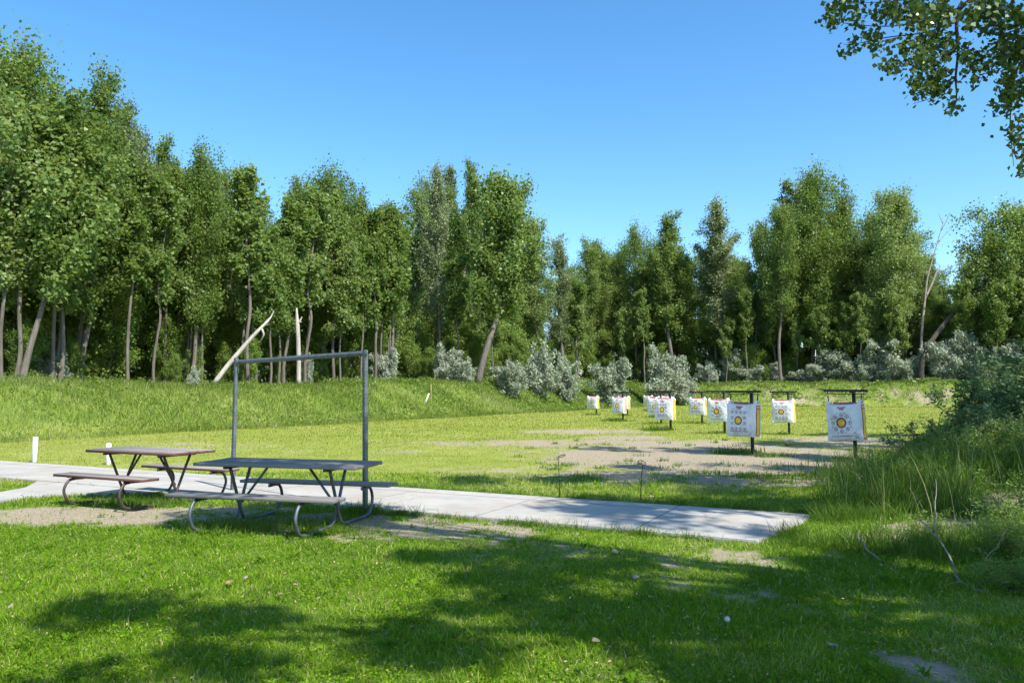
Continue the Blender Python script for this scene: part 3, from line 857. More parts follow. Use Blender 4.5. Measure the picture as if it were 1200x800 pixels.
def shade_tree(name, seed, trunk, ells, holes, zr, n_cl, per, leaf, label, extra_cl=None, nk=18, step=.24, gapscale=.62, rr=(.10, .17)):
    """a tall tree out of frame: crown clumps hang where its shade falls on the ground"""
    rng = np.random.default_rng(seed)
    E = [ground_ell(*e) for e in ells]; Hs = [ground_ell(*e) for e in holes]
    C = []
    lo = np.array([min(e[0] - e[2] for e in E), min(e[1] - e[3] for e in E)]); hi = np.array([max(e[0] + e[2] for e in E), max(e[1] + e[3] for e in E)])
    for gx0 in np.arange(lo[0], hi[0], step):
        for gy0 in np.arange(lo[1], hi[1], step):
            gx, gy = gx0 + rng.uniform(-.5, .5) * step, gy0 + rng.uniform(-.5, .5) * step
            dn = 0
            for e in E:
                q = ((gx - e[0]) / e[2]) ** 2 + ((gy - e[1]) / e[3]) ** 2
                if q < 1: dn = max(dn, e[4])
            if dn <= 0 or any(((gx - h[0]) / h[2]) ** 2 + ((gy - h[1]) / h[3]) ** 2 < 1 for h in Hs): continue
            g = float(fbm(gx, gy, gapscale, seed))
            if g > .29 + .31 * dn: continue
            for _ in range(6):
                z = rng.uniform(*zr)
                p = np.array([gx, gy, 0]) + SUN * (z / SUN[2])
                px, py = proj(p[0], p[1], p[2])
                if not (p[1] > .3 and -60 < px < 1240 and py > -75):
                    C.append(p); break
    C = np.array(C)
    if extra_cl is not None: C = np.vstack([C, extra_cl])
    mb = MB()
    tx, ty = trunk; top = C[:, 2].max()
    tz = float(height(tx, ty))
    cen3 = C.mean(0)
    tr = smooth_path([(tx, ty, tz - .3), (tx + .1, ty, 2.2), (tx * .95 + cen3[0] * .05, ty * .95 + cen3[1] * .05, 5.2), (tx * .8 + cen3[0] * .2, ty * .8 + cen3[1] * .2, 8.5), (tx * .7 + cen3[0] * .3, ty * .7 + cen3[1] * .3, top - 1)], 5)
    mb.tube(tr, np.linspace(.42, .07, len(tr)), 10)
    cen, lab = kmeans(C, nk, rng)
    for i in range(nk):
        m = C[lab == i]
        if not len(m): continue
        z0 = np.clip(cen[i][2] - 2.5 - .35 * np.hypot(cen[i][0] - tx, cen[i][1] - ty), 2.6, top - 2)
        k = np.abs(tr[:, 2] - z0).argmin(); p0 = tr[k]
        mid = p0 * .45 + cen[i] * .55 + np.array([0, 0, .5])
        lp = smooth_path([p0, mid, cen[i]], 5)
        mb.tube(lp, np.linspace(.13, .035, len(lp)), 6, cap=False)
        for c in m:
            q = lp[rng.integers(4, len(lp))]
            mb.tube([q, (q + c) / 2 + rng.normal(0, .08, 3), c], [.022, .013, .005], 3, cap=False)
    ctr = np.repeat(C, per, 0)
    sp = np.repeat(rng.uniform(*rr, len(C)), per)[:, None]
    pts = ctr + rng.normal(size=ctr.shape) * sp
    V, F = leaf_cards(pts, rng, leaf * .9, leaf, .6, None, .3)
    lv = np.clip(.45 + .2 * rng.normal(size=len(F)), 0, 1)
    o = empty(name, (0, 0, 0)); o.location = (tx, ty, tz)
    tag(o, label, 'tree')
    off = np.array([tx, ty, tz])
    mb.V = [v - off for v in mb.V]
    mb.build('trunk', M['bark'], o, True)
    link('crown', np_mesh('crown', V - off, F, M['near_leaf'], lv), o)
    return o, tr

SH1 = [(620, 664, 140, 14, .9), (590, 651, 120, 8, .9), (640, 705, 150, 26, .95), (770, 722, 130, 28, 1), (480, 756, 80, 22, .85), (545, 700, 50, 16, .8),
       (900, 725, 150, 36, 1), (1090, 745, 150, 45, 1), (155, 706, 46, 20, .85), (262, 728, 42, 12, .85), (260, 776, 150, 13, .8),
       (60, 797, 60, 6, .6), (870, 682, 90, 10, .75), (840, 785, 90, 20, .9), (1010, 690, 80, 12, .75), (318, 605, 112, 13, 1),
       (430, 606, 40, 8, .7), (100, 636, 60, 5, .4), (1000, 800, 200, 25, 1), (1090, 668, 120, 20, .5), (1150, 690, 90, 26, .7), (560, 640, 60, 6, .5)]
HO1 = [(640, 784, 72, 26, 1), (440, 715, 38, 20, 1), (760, 687, 45, 9, 1), (385, 700, 50, 40, 1), (735, 790, 30, 14, 1), (870, 752, 20, 5, 1), (960, 700, 26, 5, 1), (600, 735, 12, 5, 1),
       (1010, 760, 20, 6, 1), (560, 670, 18, 4, 1)]
shade_tree('overhanging_cottonwood', 501, (8.8, 1.6), SH1, HO1, (7.0, 11.0), 0, 105, .12, 'big cottonwood beside the lawn whose crown shades the near grass')

# second tree by the bank; its drooping branch hangs into the corner of the picture
SH2 = [(830, 604, 150, 16, .8), (900, 620, 60, 10, .85), (640, 594, 160, 12, .45), (770, 526, 90, 2.6, .7), (850, 548, 120, 3.4, .7), (740, 563, 120, 4, .7), (930, 575, 120, 8, .9),
       (960, 536, 28, 5, 1), (846, 528.5, 28, 4, 1), (1130, 556, 90, 22, .35), (1050, 590, 80, 12, .55), (1060, 560, 90, 20, .5),
       (1140, 605, 110, 28, .5), (960, 520, 80, 5, .6), (600, 563, 80, 6, .6), (1150, 520, 90, 12, .25), (1010, 510, 60, 3, .5), (900, 592, 80, 6, .8)]
HO2 = [(960, 636, 50, 6, 1), (830, 536, 70, 2.4, 1), (900, 560, 50, 2.4, 1), (1060, 615, 50, 4, 1), (760, 612, 40, 3, 1), (860, 600, 40, 2.5, 1)]
shade_tree('bankside_cottonwood', 502, (15.2, 11.0), SH2, HO2, (9.0, 15.0), 0, 120, .15, 'cottonwood on the near bank shading the sandy target ground', step=.42, gapscale=1.1, rr=(.15, .26))

# the drooping branch (surveyed), about 10.5 m away: leaves in sprays along twigs
def hanging_branch():
    rng = np.random.default_rng(77)
    Y0 = 10.5
    o = empty('hanging_branch_cottonwood', (12.5, 9.4, float(height(12.5, 9.4))))
    off = np.array(o.location)
    tag(o, 'cottonwood with a drooping leafy branch hanging into the sky corner', 'tree')
    mb = MB()
    tr = smooth_path([(12.5, 9.4, -.3), (12.4, 9.5, 2.5), (12.2, 9.8, 5.0), (12.3, 10.2, 7.5), (12.9, 10.4, 10.5)], 5)
    mb.tube(tr - off, np.linspace(.30, .08, len(tr)), 10)
    def tw(pts, r, dy=0):
        p = np.array([P(a, b, Y0 + dy + (c if c else 0)) for a, b, c in pts]); p = smooth_path(p, 5)
        mb.tube(p - off, np.interp(np.linspace(0, 1, len(p)), [0, 1], r), 5, cap=False); return p
    lim = smooth_path([tr[12], (10.3, 10.2, 7.6), tuple(P(1175, -35, Y0)), tuple(P(1142, -2, Y0))], 5)
    mb.tube(lim - off, np.linspace(.12, .045, len(lim)), 6, cap=False)
    lim2 = smooth_path([tr[11], (10.2, 10.1, 6.3), tuple(P(1255, 20, Y0)), tuple(P(1215, 60, Y0))], 5)
    mb.tube(lim2 - off, np.linspace(.10, .03, len(lim2)), 6, cap=False)
    tw([(1142, -2, 0), (1126, 10, 0), (1121, 30, 0), (1123, 60, 0), (1120, 90, 0), (1121, 112, 0), (1118, 126, 0)], (.035, .006))
    tw([(1120, 92, 0), (1108, 106, .1), (1092, 115, .1), (1070, 122, .1)], (.010, .003))
    tw([(1128, 8, 0), (1095, 20, -.2), (1055, 30, -.3), (1010, 30, -.4), (975, 25, -.4)], (.014, .003))
    tw([(1124, 25, 0), (1085, 38, .2), (1040, 44, .3), (1000, 52, .3), (988, 52, .3)], (.013, .003))
    tw([(1123, 60, 0), (1090, 70, -.2), (1050, 78, -.3), (1030, 83, -.3)], (.010, .003))
    tw([(1122, 55, 0), (1145, 68, .2), (1165, 90, .3)], (.010, .003))
    tw([(1140, 0, 0), (1100, -4, .2), (1040, 2, .4), (985, 4, .5)], (.016, .003))
    tw([(1215, 60, 0), (1195, 75, 0), (1186, 110, .1), (1184, 150, .2), (1188, 195, .2)], (.02, .004))
    tw([(1190, 95, .1), (1172, 118, .1), (1163, 128, .1)], (.008, .003))
    tw([(1205, 30, 0), (1180, 40, 0), (1165, 55, .2)], (.014, .004))
    tw([(1240, 55, 0), (1226, 110, 0), (1220, 180, .2)], (.018, .004))
    B = [(977, 20, 12, 9, 26), (968, 28, 4, 4, 5), (1003, 23, 9, 5, 13), (998, 5, 28, 6, 26), (999, 54, 12, 5, 14), (1027, 52, 13, 6, 18), (1019, 41, 16, 5, 12),
         (1078, 14, 46, 16, 170), (1088, 54, 34, 19, 150), (1047, 74, 17, 10, 30), (1090, 94, 24, 18, 85), (1117, 122, 6, 7, 11), (1145, 76, 19, 17, 58),
         (1164, 20, 38, 22, 170), (1185, 58, 18, 20, 120), (1184, 106, 15, 28, 85), (1190, 158, 12, 21, 40), (1196, 198, 7, 8, 9), (1164, 128, 4, 4, 5),
         (1072, 120, 3, 3, 2), (1098, 112, 10, 5, 12), (1225, 70, 26, 50, 190), (1222, 160, 20, 40, 80), (1150, -25, 90, 20, 200), (1260, 20, 40, 50, 160), (1035, 18, 14, 10, 20)]
    C = []
    for px, py, rx, ry, n in B:
        for _ in range(max(1, int(n / 1.35))):
            a = rng.uniform(0, 6.28); q = math.sqrt(rng.random())
            c = P(px + rx * q * math.cos(a), py + ry * q * math.sin(a), Y0 + rng.normal(0, .45))
            for _ in range(5): C.append(c + rng.normal(0, .06, 3))
    C = np.array(C)
    V, F = leaf_cards(C, rng, .07, .078, .35, None, .9, .25)
    lv = np.clip(.42 + .14 * rng.normal(size=len(F)), 0, 1)
    mb.build('trunk', M['twig'], o, True)
    link('crown', np_mesh('crown', V - off, F, M['near_leaf'], lv), o)
hanging_branch()

# ------------------------------------------------------------------ ground sheet
def axis(lo, hi, centre_lo, centre_hi, fine, grow):
    a = list(np.arange(centre_lo, centre_hi + 1e-6, fine))
    s, p = fine, a[-1]
    while p < hi:
        s = min(s * grow, 60); p += s; a.append(p)
    s, p = fine, a[0]; b = []
    while p > lo:
        s = min(s * grow, 60); p -= s; b.append(p)
    return np.array(b[::-1] + a)
gx = axis(-900, 900, -9, 10, .09, 1.022)
gy = axis(-60, 1500, 3.2, 20, .09, 1.020)
X, Y = np.meshgrid(gx, gy)
Z = height(X, Y)
nx, ny = len(gx), len(gy)
ii = np.arange(ny - 1)[:, None] * nx; jj = np.arange(nx - 1)[None, :]
Fg = np.stack([ii + jj, ii + jj + 1, ii + nx + jj + 1, ii + nx + jj], -1).reshape(-1, 4)
uu, vv = uv(X, Y)
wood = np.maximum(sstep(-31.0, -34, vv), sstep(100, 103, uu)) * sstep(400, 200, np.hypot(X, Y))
bankm = sstep(.05, .5, berm(X, Y)) * (1 - wood)
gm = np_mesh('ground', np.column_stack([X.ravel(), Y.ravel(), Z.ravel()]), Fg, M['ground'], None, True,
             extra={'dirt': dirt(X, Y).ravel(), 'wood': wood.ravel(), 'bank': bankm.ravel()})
tag(link('ground', gm), kind='structure')

# ------------------------------------------------------------------ sidewalk
def slab(name, poly, z0, z1):
    bm = bmesh.new()
    f = bm.faces.new([bm.verts.new((x, y, z1)) for x, y in poly])
    if f.normal.z < 0: f.normal_flip()
    bm.normal_update()
    if f.normal.z < 0: bmesh.ops.reverse_faces(bm, faces=[f])
    r = bmesh.ops.extrude_face_region(bm, geom=[f])
    vs = [e for e in r['geom'] if isinstance(e, bmesh.types.BMVert)]
    bmesh.ops.translate(bm, verts=vs, vec=(0, 0, z0 - z1))
    bmesh.ops.recalc_face_normals(bm, faces=bm.faces[:])
    top = [e for e in bm.edges if all(abs(v.co.z - z1) < 1e-6 for v in e.verts)]
    bmesh.ops.bevel(bm, geom=top, offset=.012, segments=2, affect='EDGES')
    me = bpy.data.meshes.new(name); bm.to_mesh(me); bm.free()
    me.materials.append(M['concrete'])
    return link(name, me)
tag(slab('sidewalk', WALK_MAIN, -.10, .035), kind='structure')
tag(slab('side_path', [(a, b) for a, b in WALK_BRANCH], -.10, .031), kind='structure')

# ------------------------------------------------------------------ grass (uncountable)
def blades(name, x, y, hgt, wid, lean, lv, mat, rng, zoff=0.0, segs=2, kind='stuff'):
    n = len(x)
    z = height(x, y) + zoff - .004
    a = rng.uniform(0, 6.283, n); ca, sa = np.cos(a), np.sin(a)
    b = rng.uniform(0, 6.283, n)
    fx, fy = np.cos(b) * wid * .5, np.sin(b) * wid * .5
    V = np.zeros((n, segs + 1, 2, 3))
    for k in range(segs + 1):
        t = k / segs
        out = hgt * lean * t ** 1.7
        up = hgt * np.sqrt(np.clip(1 - (lean * t) ** 2 * .8, .08, 1)) * t
        w = (1 - .85 * t ** 1.5)
        px, py, pz = x + ca * out, y + sa * out, z + up
        V[:, k, 0] = np.column_stack([px - fx * w, py - fy * w, pz]); V[:, k, 1] = np.column_stack([px + fx * w, py + fy * w, pz])
    base = np.arange(n)[:, None] * (2 * (segs + 1))
    F = []
    for k in range(segs):
        F.append(np.stack([base[:, 0] + 2 * k, base[:, 0] + 2 * k + 1, base[:, 0] + 2 * k + 3, base[:, 0] + 2 * k + 2], 1))
    F = np.stack(F, 1).reshape(-1, 4)
    me = np_mesh(name, V.reshape(-1, 3), F, M[mat], np.repeat(np.clip(lv, 0, 1), segs))
    o = link(name, me); tag(o, kind=kind)
    return o

def scatter(rng, n, y0, y1, power=2.0, half=.74, pad=.8):
    """points over the ground in view and a little beyond, density ~ 1/distance^power"""
    u = rng.random(n)
    e = 2 - power
    if abs(e) < 1e-6: y = y0 * (y1 / y0) ** u
    else: y = (y0 ** e + u * (y1 ** e - y0 ** e)) ** (1 / e)
    x = rng.uniform(-1, 1, n) * (half * y + pad)
    return x, y

rng = np.random.default_rng(9)
# near lawn
x, y = scatter(rng, 480000, 3.1, 15.5, 2.0, .74, 1.5)
dd = dirt(x, y)
jx, jy = rng.normal(0, .045, len(x)), rng.normal(0, .045, len(x))
keep = (~(walk_mask(x, y) & walk_mask(x + jx, y + jy))) & (rng.random(len(x)) > dd * .93)
pn = fbm(x, y, .55, 61)
keep &= rng.random(len(x)) < .35 + 1.1 * pn
keep &= ~((uv(x, y)[0] > 10.7) & (rng.random(len(x)) < .25))
x, y, dd, pn = x[keep], y[keep], dd[keep], pn[keep]
hb = .018 + .050 * rng.random(len(x)) * (.15 + 1.5 * fbm(x, y, .45, 77) ** 1.5 + .3 * pn) + .012 * rng.random(len(x)) ** 4
hb *= 1 + .5 * sstep(8, 14, y) - .4 * dd
wb = (.0042 + .0035 * rng.random(len(x))) * (1 + .12 * (y - 4))
ln = rng.uniform(.3, 1.0, len(x))
big = fbm(x, y, 1.6, 71)
lvv = .43 + .19 * rng.normal(size=len(x)) + (big - .5) * 1.0 + (fbm(x, y, .38, 73) - .5) * .75 + .25 * sstep(.2, .8, dd) + .22 * sstep(9, 15, y)
lvv = np.where(rng.random(len(x)) < .06, 1.0, lvv)
blades('lawn_grass', x, y, hb, wb, ln, lvv, 'lawn_blade', rng)
# clover and low broad leaves among the lawn
x, y = scatter(rng, 120000, 3.3, 11, 2.0)
cl = fbm(x, y, .8, 81)
keep = (~walk_mask(x, y)) & (rng.random(len(x)) > dirt(x, y)) & (cl + rng.normal(0, .06, len(x)) > .5)
x, y = x[keep], y[keep]
V, F = leaf_cards(np.column_stack([x, y, height(x, y) + rng.uniform(.012, .045, len(x))]), rng, .016, .017, 1.7, None, 0, .4)
tag(link('clover', np_mesh('clover', V, F, M['lawn_blade'], np.clip(.40 + .18 * rng.normal(size=len(F)) + (fbm(x, y, 1.6, 71) - .5) * .6, 0, .85))), kind='stuff')
# mown range grass beyond the walk
x, y = scatter(rng, 230000, 11, 95, 1.75, .72, 1)
u, v = uv(x, y)
dd = dirt(x, y)
keep = (~walk_mask(x, y)) & (rng.random(len(x)) > dd * .97) & (v > -27.2) & (u < 95)
x, y, dd = x[keep], y[keep], dd[keep]
sc = np.clip(y / 16, .8, 5)
hb = (.03 + .035 * rng.random(len(x))) * np.clip(y / 20, .9, 1.9); wb = (.007 + .005 * rng.random(len(x))) * sc
st = np.sin(uv(x, y)[1] * 2.6 + 2 * fbm(x, y, 5, 91)) * .05
lvv = .5 + .2 * rng.normal(size=len(x)) + (fbm(x, y, 4.5, 95) - .5) * .8 + st + .25 * dd
lvv = np.where(rng.random(len(x)) < .06, 1.0, lvv)
blades('range_grass', x, y, hb, wb, rng.uniform(.3, 1, len(x)), lvv, 'field_blade', rng)
# long grass on the banks
def on_bank(n, rng):
    n1 = int(n * .68)
    u1 = 2 + 96 * rng.random(n1) ** 1.25; v1 = rng.uniform(-33.6, -25.6, n1)
    v2 = rng.uniform(-38, 62, n - n1); u2 = rng.uniform(93.2, 102.2, n - n1)
    uu = np.r_[u1, u2]; vv_ = np.r_[v1, v2]
    return xy(uu, vv_)
x, y = on_bank(190000, rng)
k = (y > 4) & (np.abs(x) < .76 * y + 2)
x, y = x[k], y[k]
dd = dirt(x, y); k = rng.random(len(x)) > dd * .9; x, y, dd = x[k], y[k], dd[k]
pn = fbm(x, y, 2.2, 101)
hb = (.12 + .34 * rng.random(len(x)) * (.2 + 1.3 * pn)) * (.75 + .25 * sstep(0.1, .6, berm(x, y))) * (1 - .4 * dd)
wb = .014 * np.clip(y / 28, .9, 3.2) * rng.uniform(.7, 1.4, len(x))
lvv = .45 + .19 * rng.normal(size=len(x)) + (fbm(x, y, 4, 105) - .5) * 1.0 + .35 * dd
lvv = np.where(rng.random(len(x)) < .05, 1.0, lvv)
blades('bank_grass', x, y, hb, wb, rng.uniform(.25, .95, len(x)), lvv, 'bank_blade', rng)
# broad-leaved weeds mixed through the bank grass
x, y = on_bank(60000, rng)
k = (y > 4) & (np.abs(x) < .76 * y + 2) & (fbm(x, y, 1.6, 141) > .52); x, y = x[k], y[k]
hh = rng.uniform(.06, .42, len(x)) * (.4 + 1.1 * fbm(x, y, 2.4, 143)); sz = np.clip(y / 30, .9, 3)
V, F = leaf_cards(np.column_stack([x, y, height(x, y) + hh]), rng, .05, .095, .9, None, .2, .5)
V = V.reshape(-1, 4, 3); c_ = V.mean(1, keepdims=True); V = (c_ + (V - c_) * sz[:, None, None]).reshape(-1, 3)
tag(link('bank_weeds', np_mesh('bank_weeds', V, F, M['sapling_leaf'], np.clip(.5 + .25 * rng.normal(size=len(F)), 0, 1))), kind='stuff')
# tall grass of the near bank
tx = rng.uniform(2.9, 13.5, 110000); ty = rng.uniform(5.6, 16.5, 110000)
edge = 3.7 + np.where(ty > 9.6, (ty - 9.6) * .27, (9.6 - ty) * .16)          # its ragged border
den = sstep(-.1, 1.3, tx - edge - (fbm(tx, ty, 1.1, 111) - .5) * 1.6) * sstep(5.9, 8.0, ty + (tx - 5) * .35)
den *= np.where(tx > 12.2, 0.6, 1.0)
k = (rng.random(len(tx)) < den * (.25 + 1.1 * fbm(tx, ty, .5, 117))) & ~walk_mask(tx, ty, .05) & (rng.random(len(tx)) > dirt(tx, ty) * .93)
x, y = tx[k], ty[k]; dn = den[k]
tallness = .42 + .58 * sstep(9.2, 10.6, y)
hb = (.10 + .74 * rng.random(len(x)) * dn) * tallness * (.6 + .7 * fbm(x, y, .7, 119))
lvv = .42 + .2 * rng.normal(size=len(x)) + (fbm(x, y, 1.5, 121) - .5) * .7
lvv = np.where(rng.random(len(x)) < .06, 1.0, lvv)
blades('tall_grass', x, y, hb, .0105 * rng.uniform(.6, 1.5, len(x)), rng.uniform(.1, .85, len(x)), lvv, 'tall_blade', rng, segs=3)
# ragged weeds: along the slab edges, round posts and under tables
wx, wy, wh = [], [], []
def tuft(cx, cy, r, n, h):
    a = rng.uniform(0, 6.283, n); q = r * np.sqrt(rng.random(n)) * rng.uniform(.5, 1.1, n)
    wx.append(cx + q * np.cos(a)); wy.append(cy + q * np.sin(a) * .7); wh.append(h * rng.uniform(.3, 1.1, n))

# ------------------------------------------------------------------ picnic tables
def picnic_table(name, loc, rz, boards, tube, label, Lh=1.0):
    o = empty(name, loc, rz); tag(o, label, 'picnic table')
    rng = np.random.default_rng(int(abs(loc[0] * 100)))
    ZT = .76
    mb = MB(); w = .145
    for i in range(5):
        y = (i - 2) * (w + .013)
        rot = Matrix.Rotation(rng.normal(0, .004), 3, 'X')
        mb.box((rng.normal(0, .006), y, ZT - .02 + rng.normal(0, .002)), (2 * Lh, w, .04), rot, .005, lv=rng.random())
        for e in (-1, 1):
            for q in (-.04, .04): mb.disc((e * .62 * Lh, y + q, ZT + .0035), .011, (0, 0, 1), 8, 1)
    mb.build('tabletop', [M[boards], M['dark_tube']], o)
    YB, ZB = .735, .445
    for sgn in (-1, 1):
        mb = MB()
        for i in range(2):
            mb.box((rng.normal(0, .006), sgn * YB + (i - .5) * .137, ZB - .019), (2 * Lh, .130, .038), None, .005, lv=rng.random())
        mb.build('seat', M[boards], o)
    for e in (-1, 1):
        xe = e * .62 * Lh
        mb = MB()
        mb.box((xe, 0, ZT - .06), (.05, .66, .036), None, .003)
        mb.build('crossbar', M['dark_tube'], o)
        for sgn in (-1, 1):
            xx = xe + sgn * .028
            rr = .0195
            y0 = sgn
            pts = [(xx, y0 * .60, ZB - .065), (xx, y0 * .78, ZB - .065), (xx, y0 * .865, ZB - .10), (xx, y0 * .915, ZB - .20), (xx, y0 * .90, .16),
                   (xx, y0 * .84, .06), (xx, y0 * .74, .026), (xx, y0 * .55, .022), (xx, y0 * .25, .022), (xx, y0 * .08, .04),
                   (xx, y0 * .005, .11), (xx, -y0 * .05, .22), (xx, -y0 * .15, .45), (xx, -y0 * .255, ZT - .08)]
            mb = MB(); mb.tube(smooth_path(pts, 4), rr, 10)
            mb.build('leg', M[tube], o, True)
            mb = MB()
            mb.box((xx, y0 * YB, ZB - .041), (.045, .26, .006), None, 0)
            mb.tube([(xx + .03, y0 * (YB + .06), ZB - .04), (xx + .03, y0 * (YB + .06), ZB - .085)], .006, 6)
            mb.build('seat_bracket', M['dark_tube'], o)
        mb = MB()
        mb.tube([(xe - e * .03, 0, .26), (xe - e * .40, 0, ZT - .045)], .0165, 8)
        mb.build('brace', M[tube], o, True)
    return o
picnic_table('picnic_table', (-2.73, 9.47, .0), R(-14.5), 'grey_board', 'galv_dull', 'weathered grey picnic table on bent steel tubes in front of the metal frame', 1.07)
picnic_table('picnic_table', (-5.38, 11.5, .0), R(-25), 'red_board', 'dark_tube', 'picnic table with worn red edged boards on brown tubes near the white posts', .91)

# ------------------------------------------------------------------ goal-like metal frame
def frame():
    A = np.array([-4.52, 12.55]); B = np.array([-1.965, 10.42])
    o = empty('metal_frame', (A[0], A[1], 0)); tag(o, 'tall galvanised frame of perforated steel posts and bar behind the grey table', 'frame')
    dirv = np.array([*(B - A), 0]); ln = np.linalg.norm(dirv); dirv /= ln
    ang = math.atan2(dirv[1], dirv[0])
    def channel(mb, p0, p1, wdir):
        """hat-section channel with a row of holes; wdir: across the face"""
        p0 = np.array(p0, float); p1 = np.array(p1, float); t = p1 - p0; l = np.linalg.norm(t); t /= l
        w = np.array(wdir, float); w -= t * w.dot(t); w /= np.linalg.norm(w)
        f = np.cross(w, t)
        if f[1] > 0: f = -f                       # towards the lawn
        prof = [(-.037, 0), (-.024, 0), (-.017, .028), (.017, .028), (.024, 0), (.037, 0), (.037, -.004), (.026, -.004), (.019, .023), (-.019, .023), (-.026, -.004), (-.037, -.004)]
        V = [p0 + w * a + f * b for a, b in prof] + [p1 + w * a + f * b for a, b in prof]
        n = len(prof)
        mb._add(V, [[i, (i + 1) % n, n + (i + 1) % n, n + i] for i in range(n)])
        mb._add(V, [list(range(n))[::-1], list(range(n, 2 * n))])
        k = int(l / .0508)
        for i in range(1, k):
            mb.disc(p0 + t * (i * .0508) + f * .0295, .0075, f, 8, 1)
    a0 = np.array([A[0], A[1], 0]) - np.array([*A, 0]); b0 = np.array([*(B - A), 0])
    for base, h, tilt in ((a0, 2.17, .012), (b0, 2.18, -.028)):
        mb = MB(); channel(mb, base + np.array([0, 0, -.2]), base + np.array([tilt, 0, h]), (1, 0, 0)); mb.build('post', [M['galv'], M['hole']], o)
    mb = MB()
    pa = a0 + np.array([.012, .02, 2.10]); pb = b0 + np.array([-.028, .02, 2.135])
    channel(mb, pa - dirv * .05, pb + dirv * .02, (0, 0, 1))
    mb.build('top_bar', [M['galv'], M['hole']], o)
    for p in (pa, pb):
        mb = MB(); mb.box(p + np.array([0, -.045, 0]), (.10, .012, .075), Matrix.Rotation(ang, 3, 'Z'), .002)
        mb.disc(p + np.array([.02, -.056, .012]), .012, (0, -1, 0), 8, 1); mb.disc(p + np.array([-.02, -.056, -.012]), .012, (0, -1, 0), 8, 1)
        mb.build('bracket', [M['galv'], M['hole']], o)
frame()
tuft(-1.95, 10.40, .38, 420, .20); tuft(-2.9, 9.35, .95, 1500, .12); tuft(-3.4, 9.1, .6, 700, .15); tuft(-5.3, 11.3, .9, 900, .14)

# ------------------------------------------------------------------ white posts, stake, arrow rings
def white_post(px, py, h, lab, tilt):
    x, y = G(px, py)
    mb = MB()
    mb.box((0, 0, h / 2 - .05), (.088, .08, h + .1), None, .008)
    o = mb.build('white_post', M['white_paint'], None, False, (x, y, 0)); o.rotation_euler = (0, tilt, R(-26)); tag(o, lab, 'post', 'white posts along the walk')
white_post(40, 541, .58, 'white square post standing clear beside the concrete walk', R(2))
white_post(127, 544, .47, 'white square post half hidden behind the red edged table', R(-1.5))

x, y = G(505, 487.5)
mb = MB(); mb.box((0, 0, .65), (.045, .03, 1.4), None, .004); o = mb.build('survey_stake', M['raw_stake'], None, False, (x, y, float(height(x, y)))); tag(o, 'thin brown wooden stake standing at the bank foot', 'stake')
mb = MB(); mb.box((0, 0, .36), (.09, .02, .82), Matrix.Rotation(R(22), 3, 'Y'), .003); o = mb.build('leaning_board', M['white_paint'], None, False, (x - .28, y - .12, float(height(x, y)) - .02)); tag(o, 'short white board leaning at a slant against the brown stake', 'board')

def arrow_ring(px, py, h, dx, ring_tilt, lab):
    x, y = G(px, py)
    o = empty('arrow_holder', (x, y, 0)); tag(o, lab, 'arrow holder', 'ground arrow holders')
    mb = MB(); mb.tube([(0, 0, -.15), (dx * .45, 0, h * .5), (dx, 0, h)], .0065, 6); mb.build('rod', M['black_steel'], o, True)
    t = np.linspace(0, 2 * np.pi, 25)
    c = np.array([dx, 0, h])
    p = np.column_stack([.058 * np.cos(t), .058 * np.sin(t) - .0, 0 * t])
    rot = Matrix.Rotation(ring_tilt[0], 3, 'X') @ Matrix.Rotation(ring_tilt[1], 3, 'Y')
    p = p @ np.array(rot).T + c + np.array([-.008 if dx > 0 else .05, 0, .025])
    mb = MB(); mb.tube(p, .006, 6, cap=False); mb.build('ring', M['black_steel'], o, True)
arrow_ring(750, 587, .54, .045, (R(28), R(14)), 'thin black ground rod with a flat ring, the one leaning by the walk edge')
arrow_ring(656, 582, .60, -.02, (R(8), R(-16)), 'thin black ground rod with an edge on ring, straight by the walk')

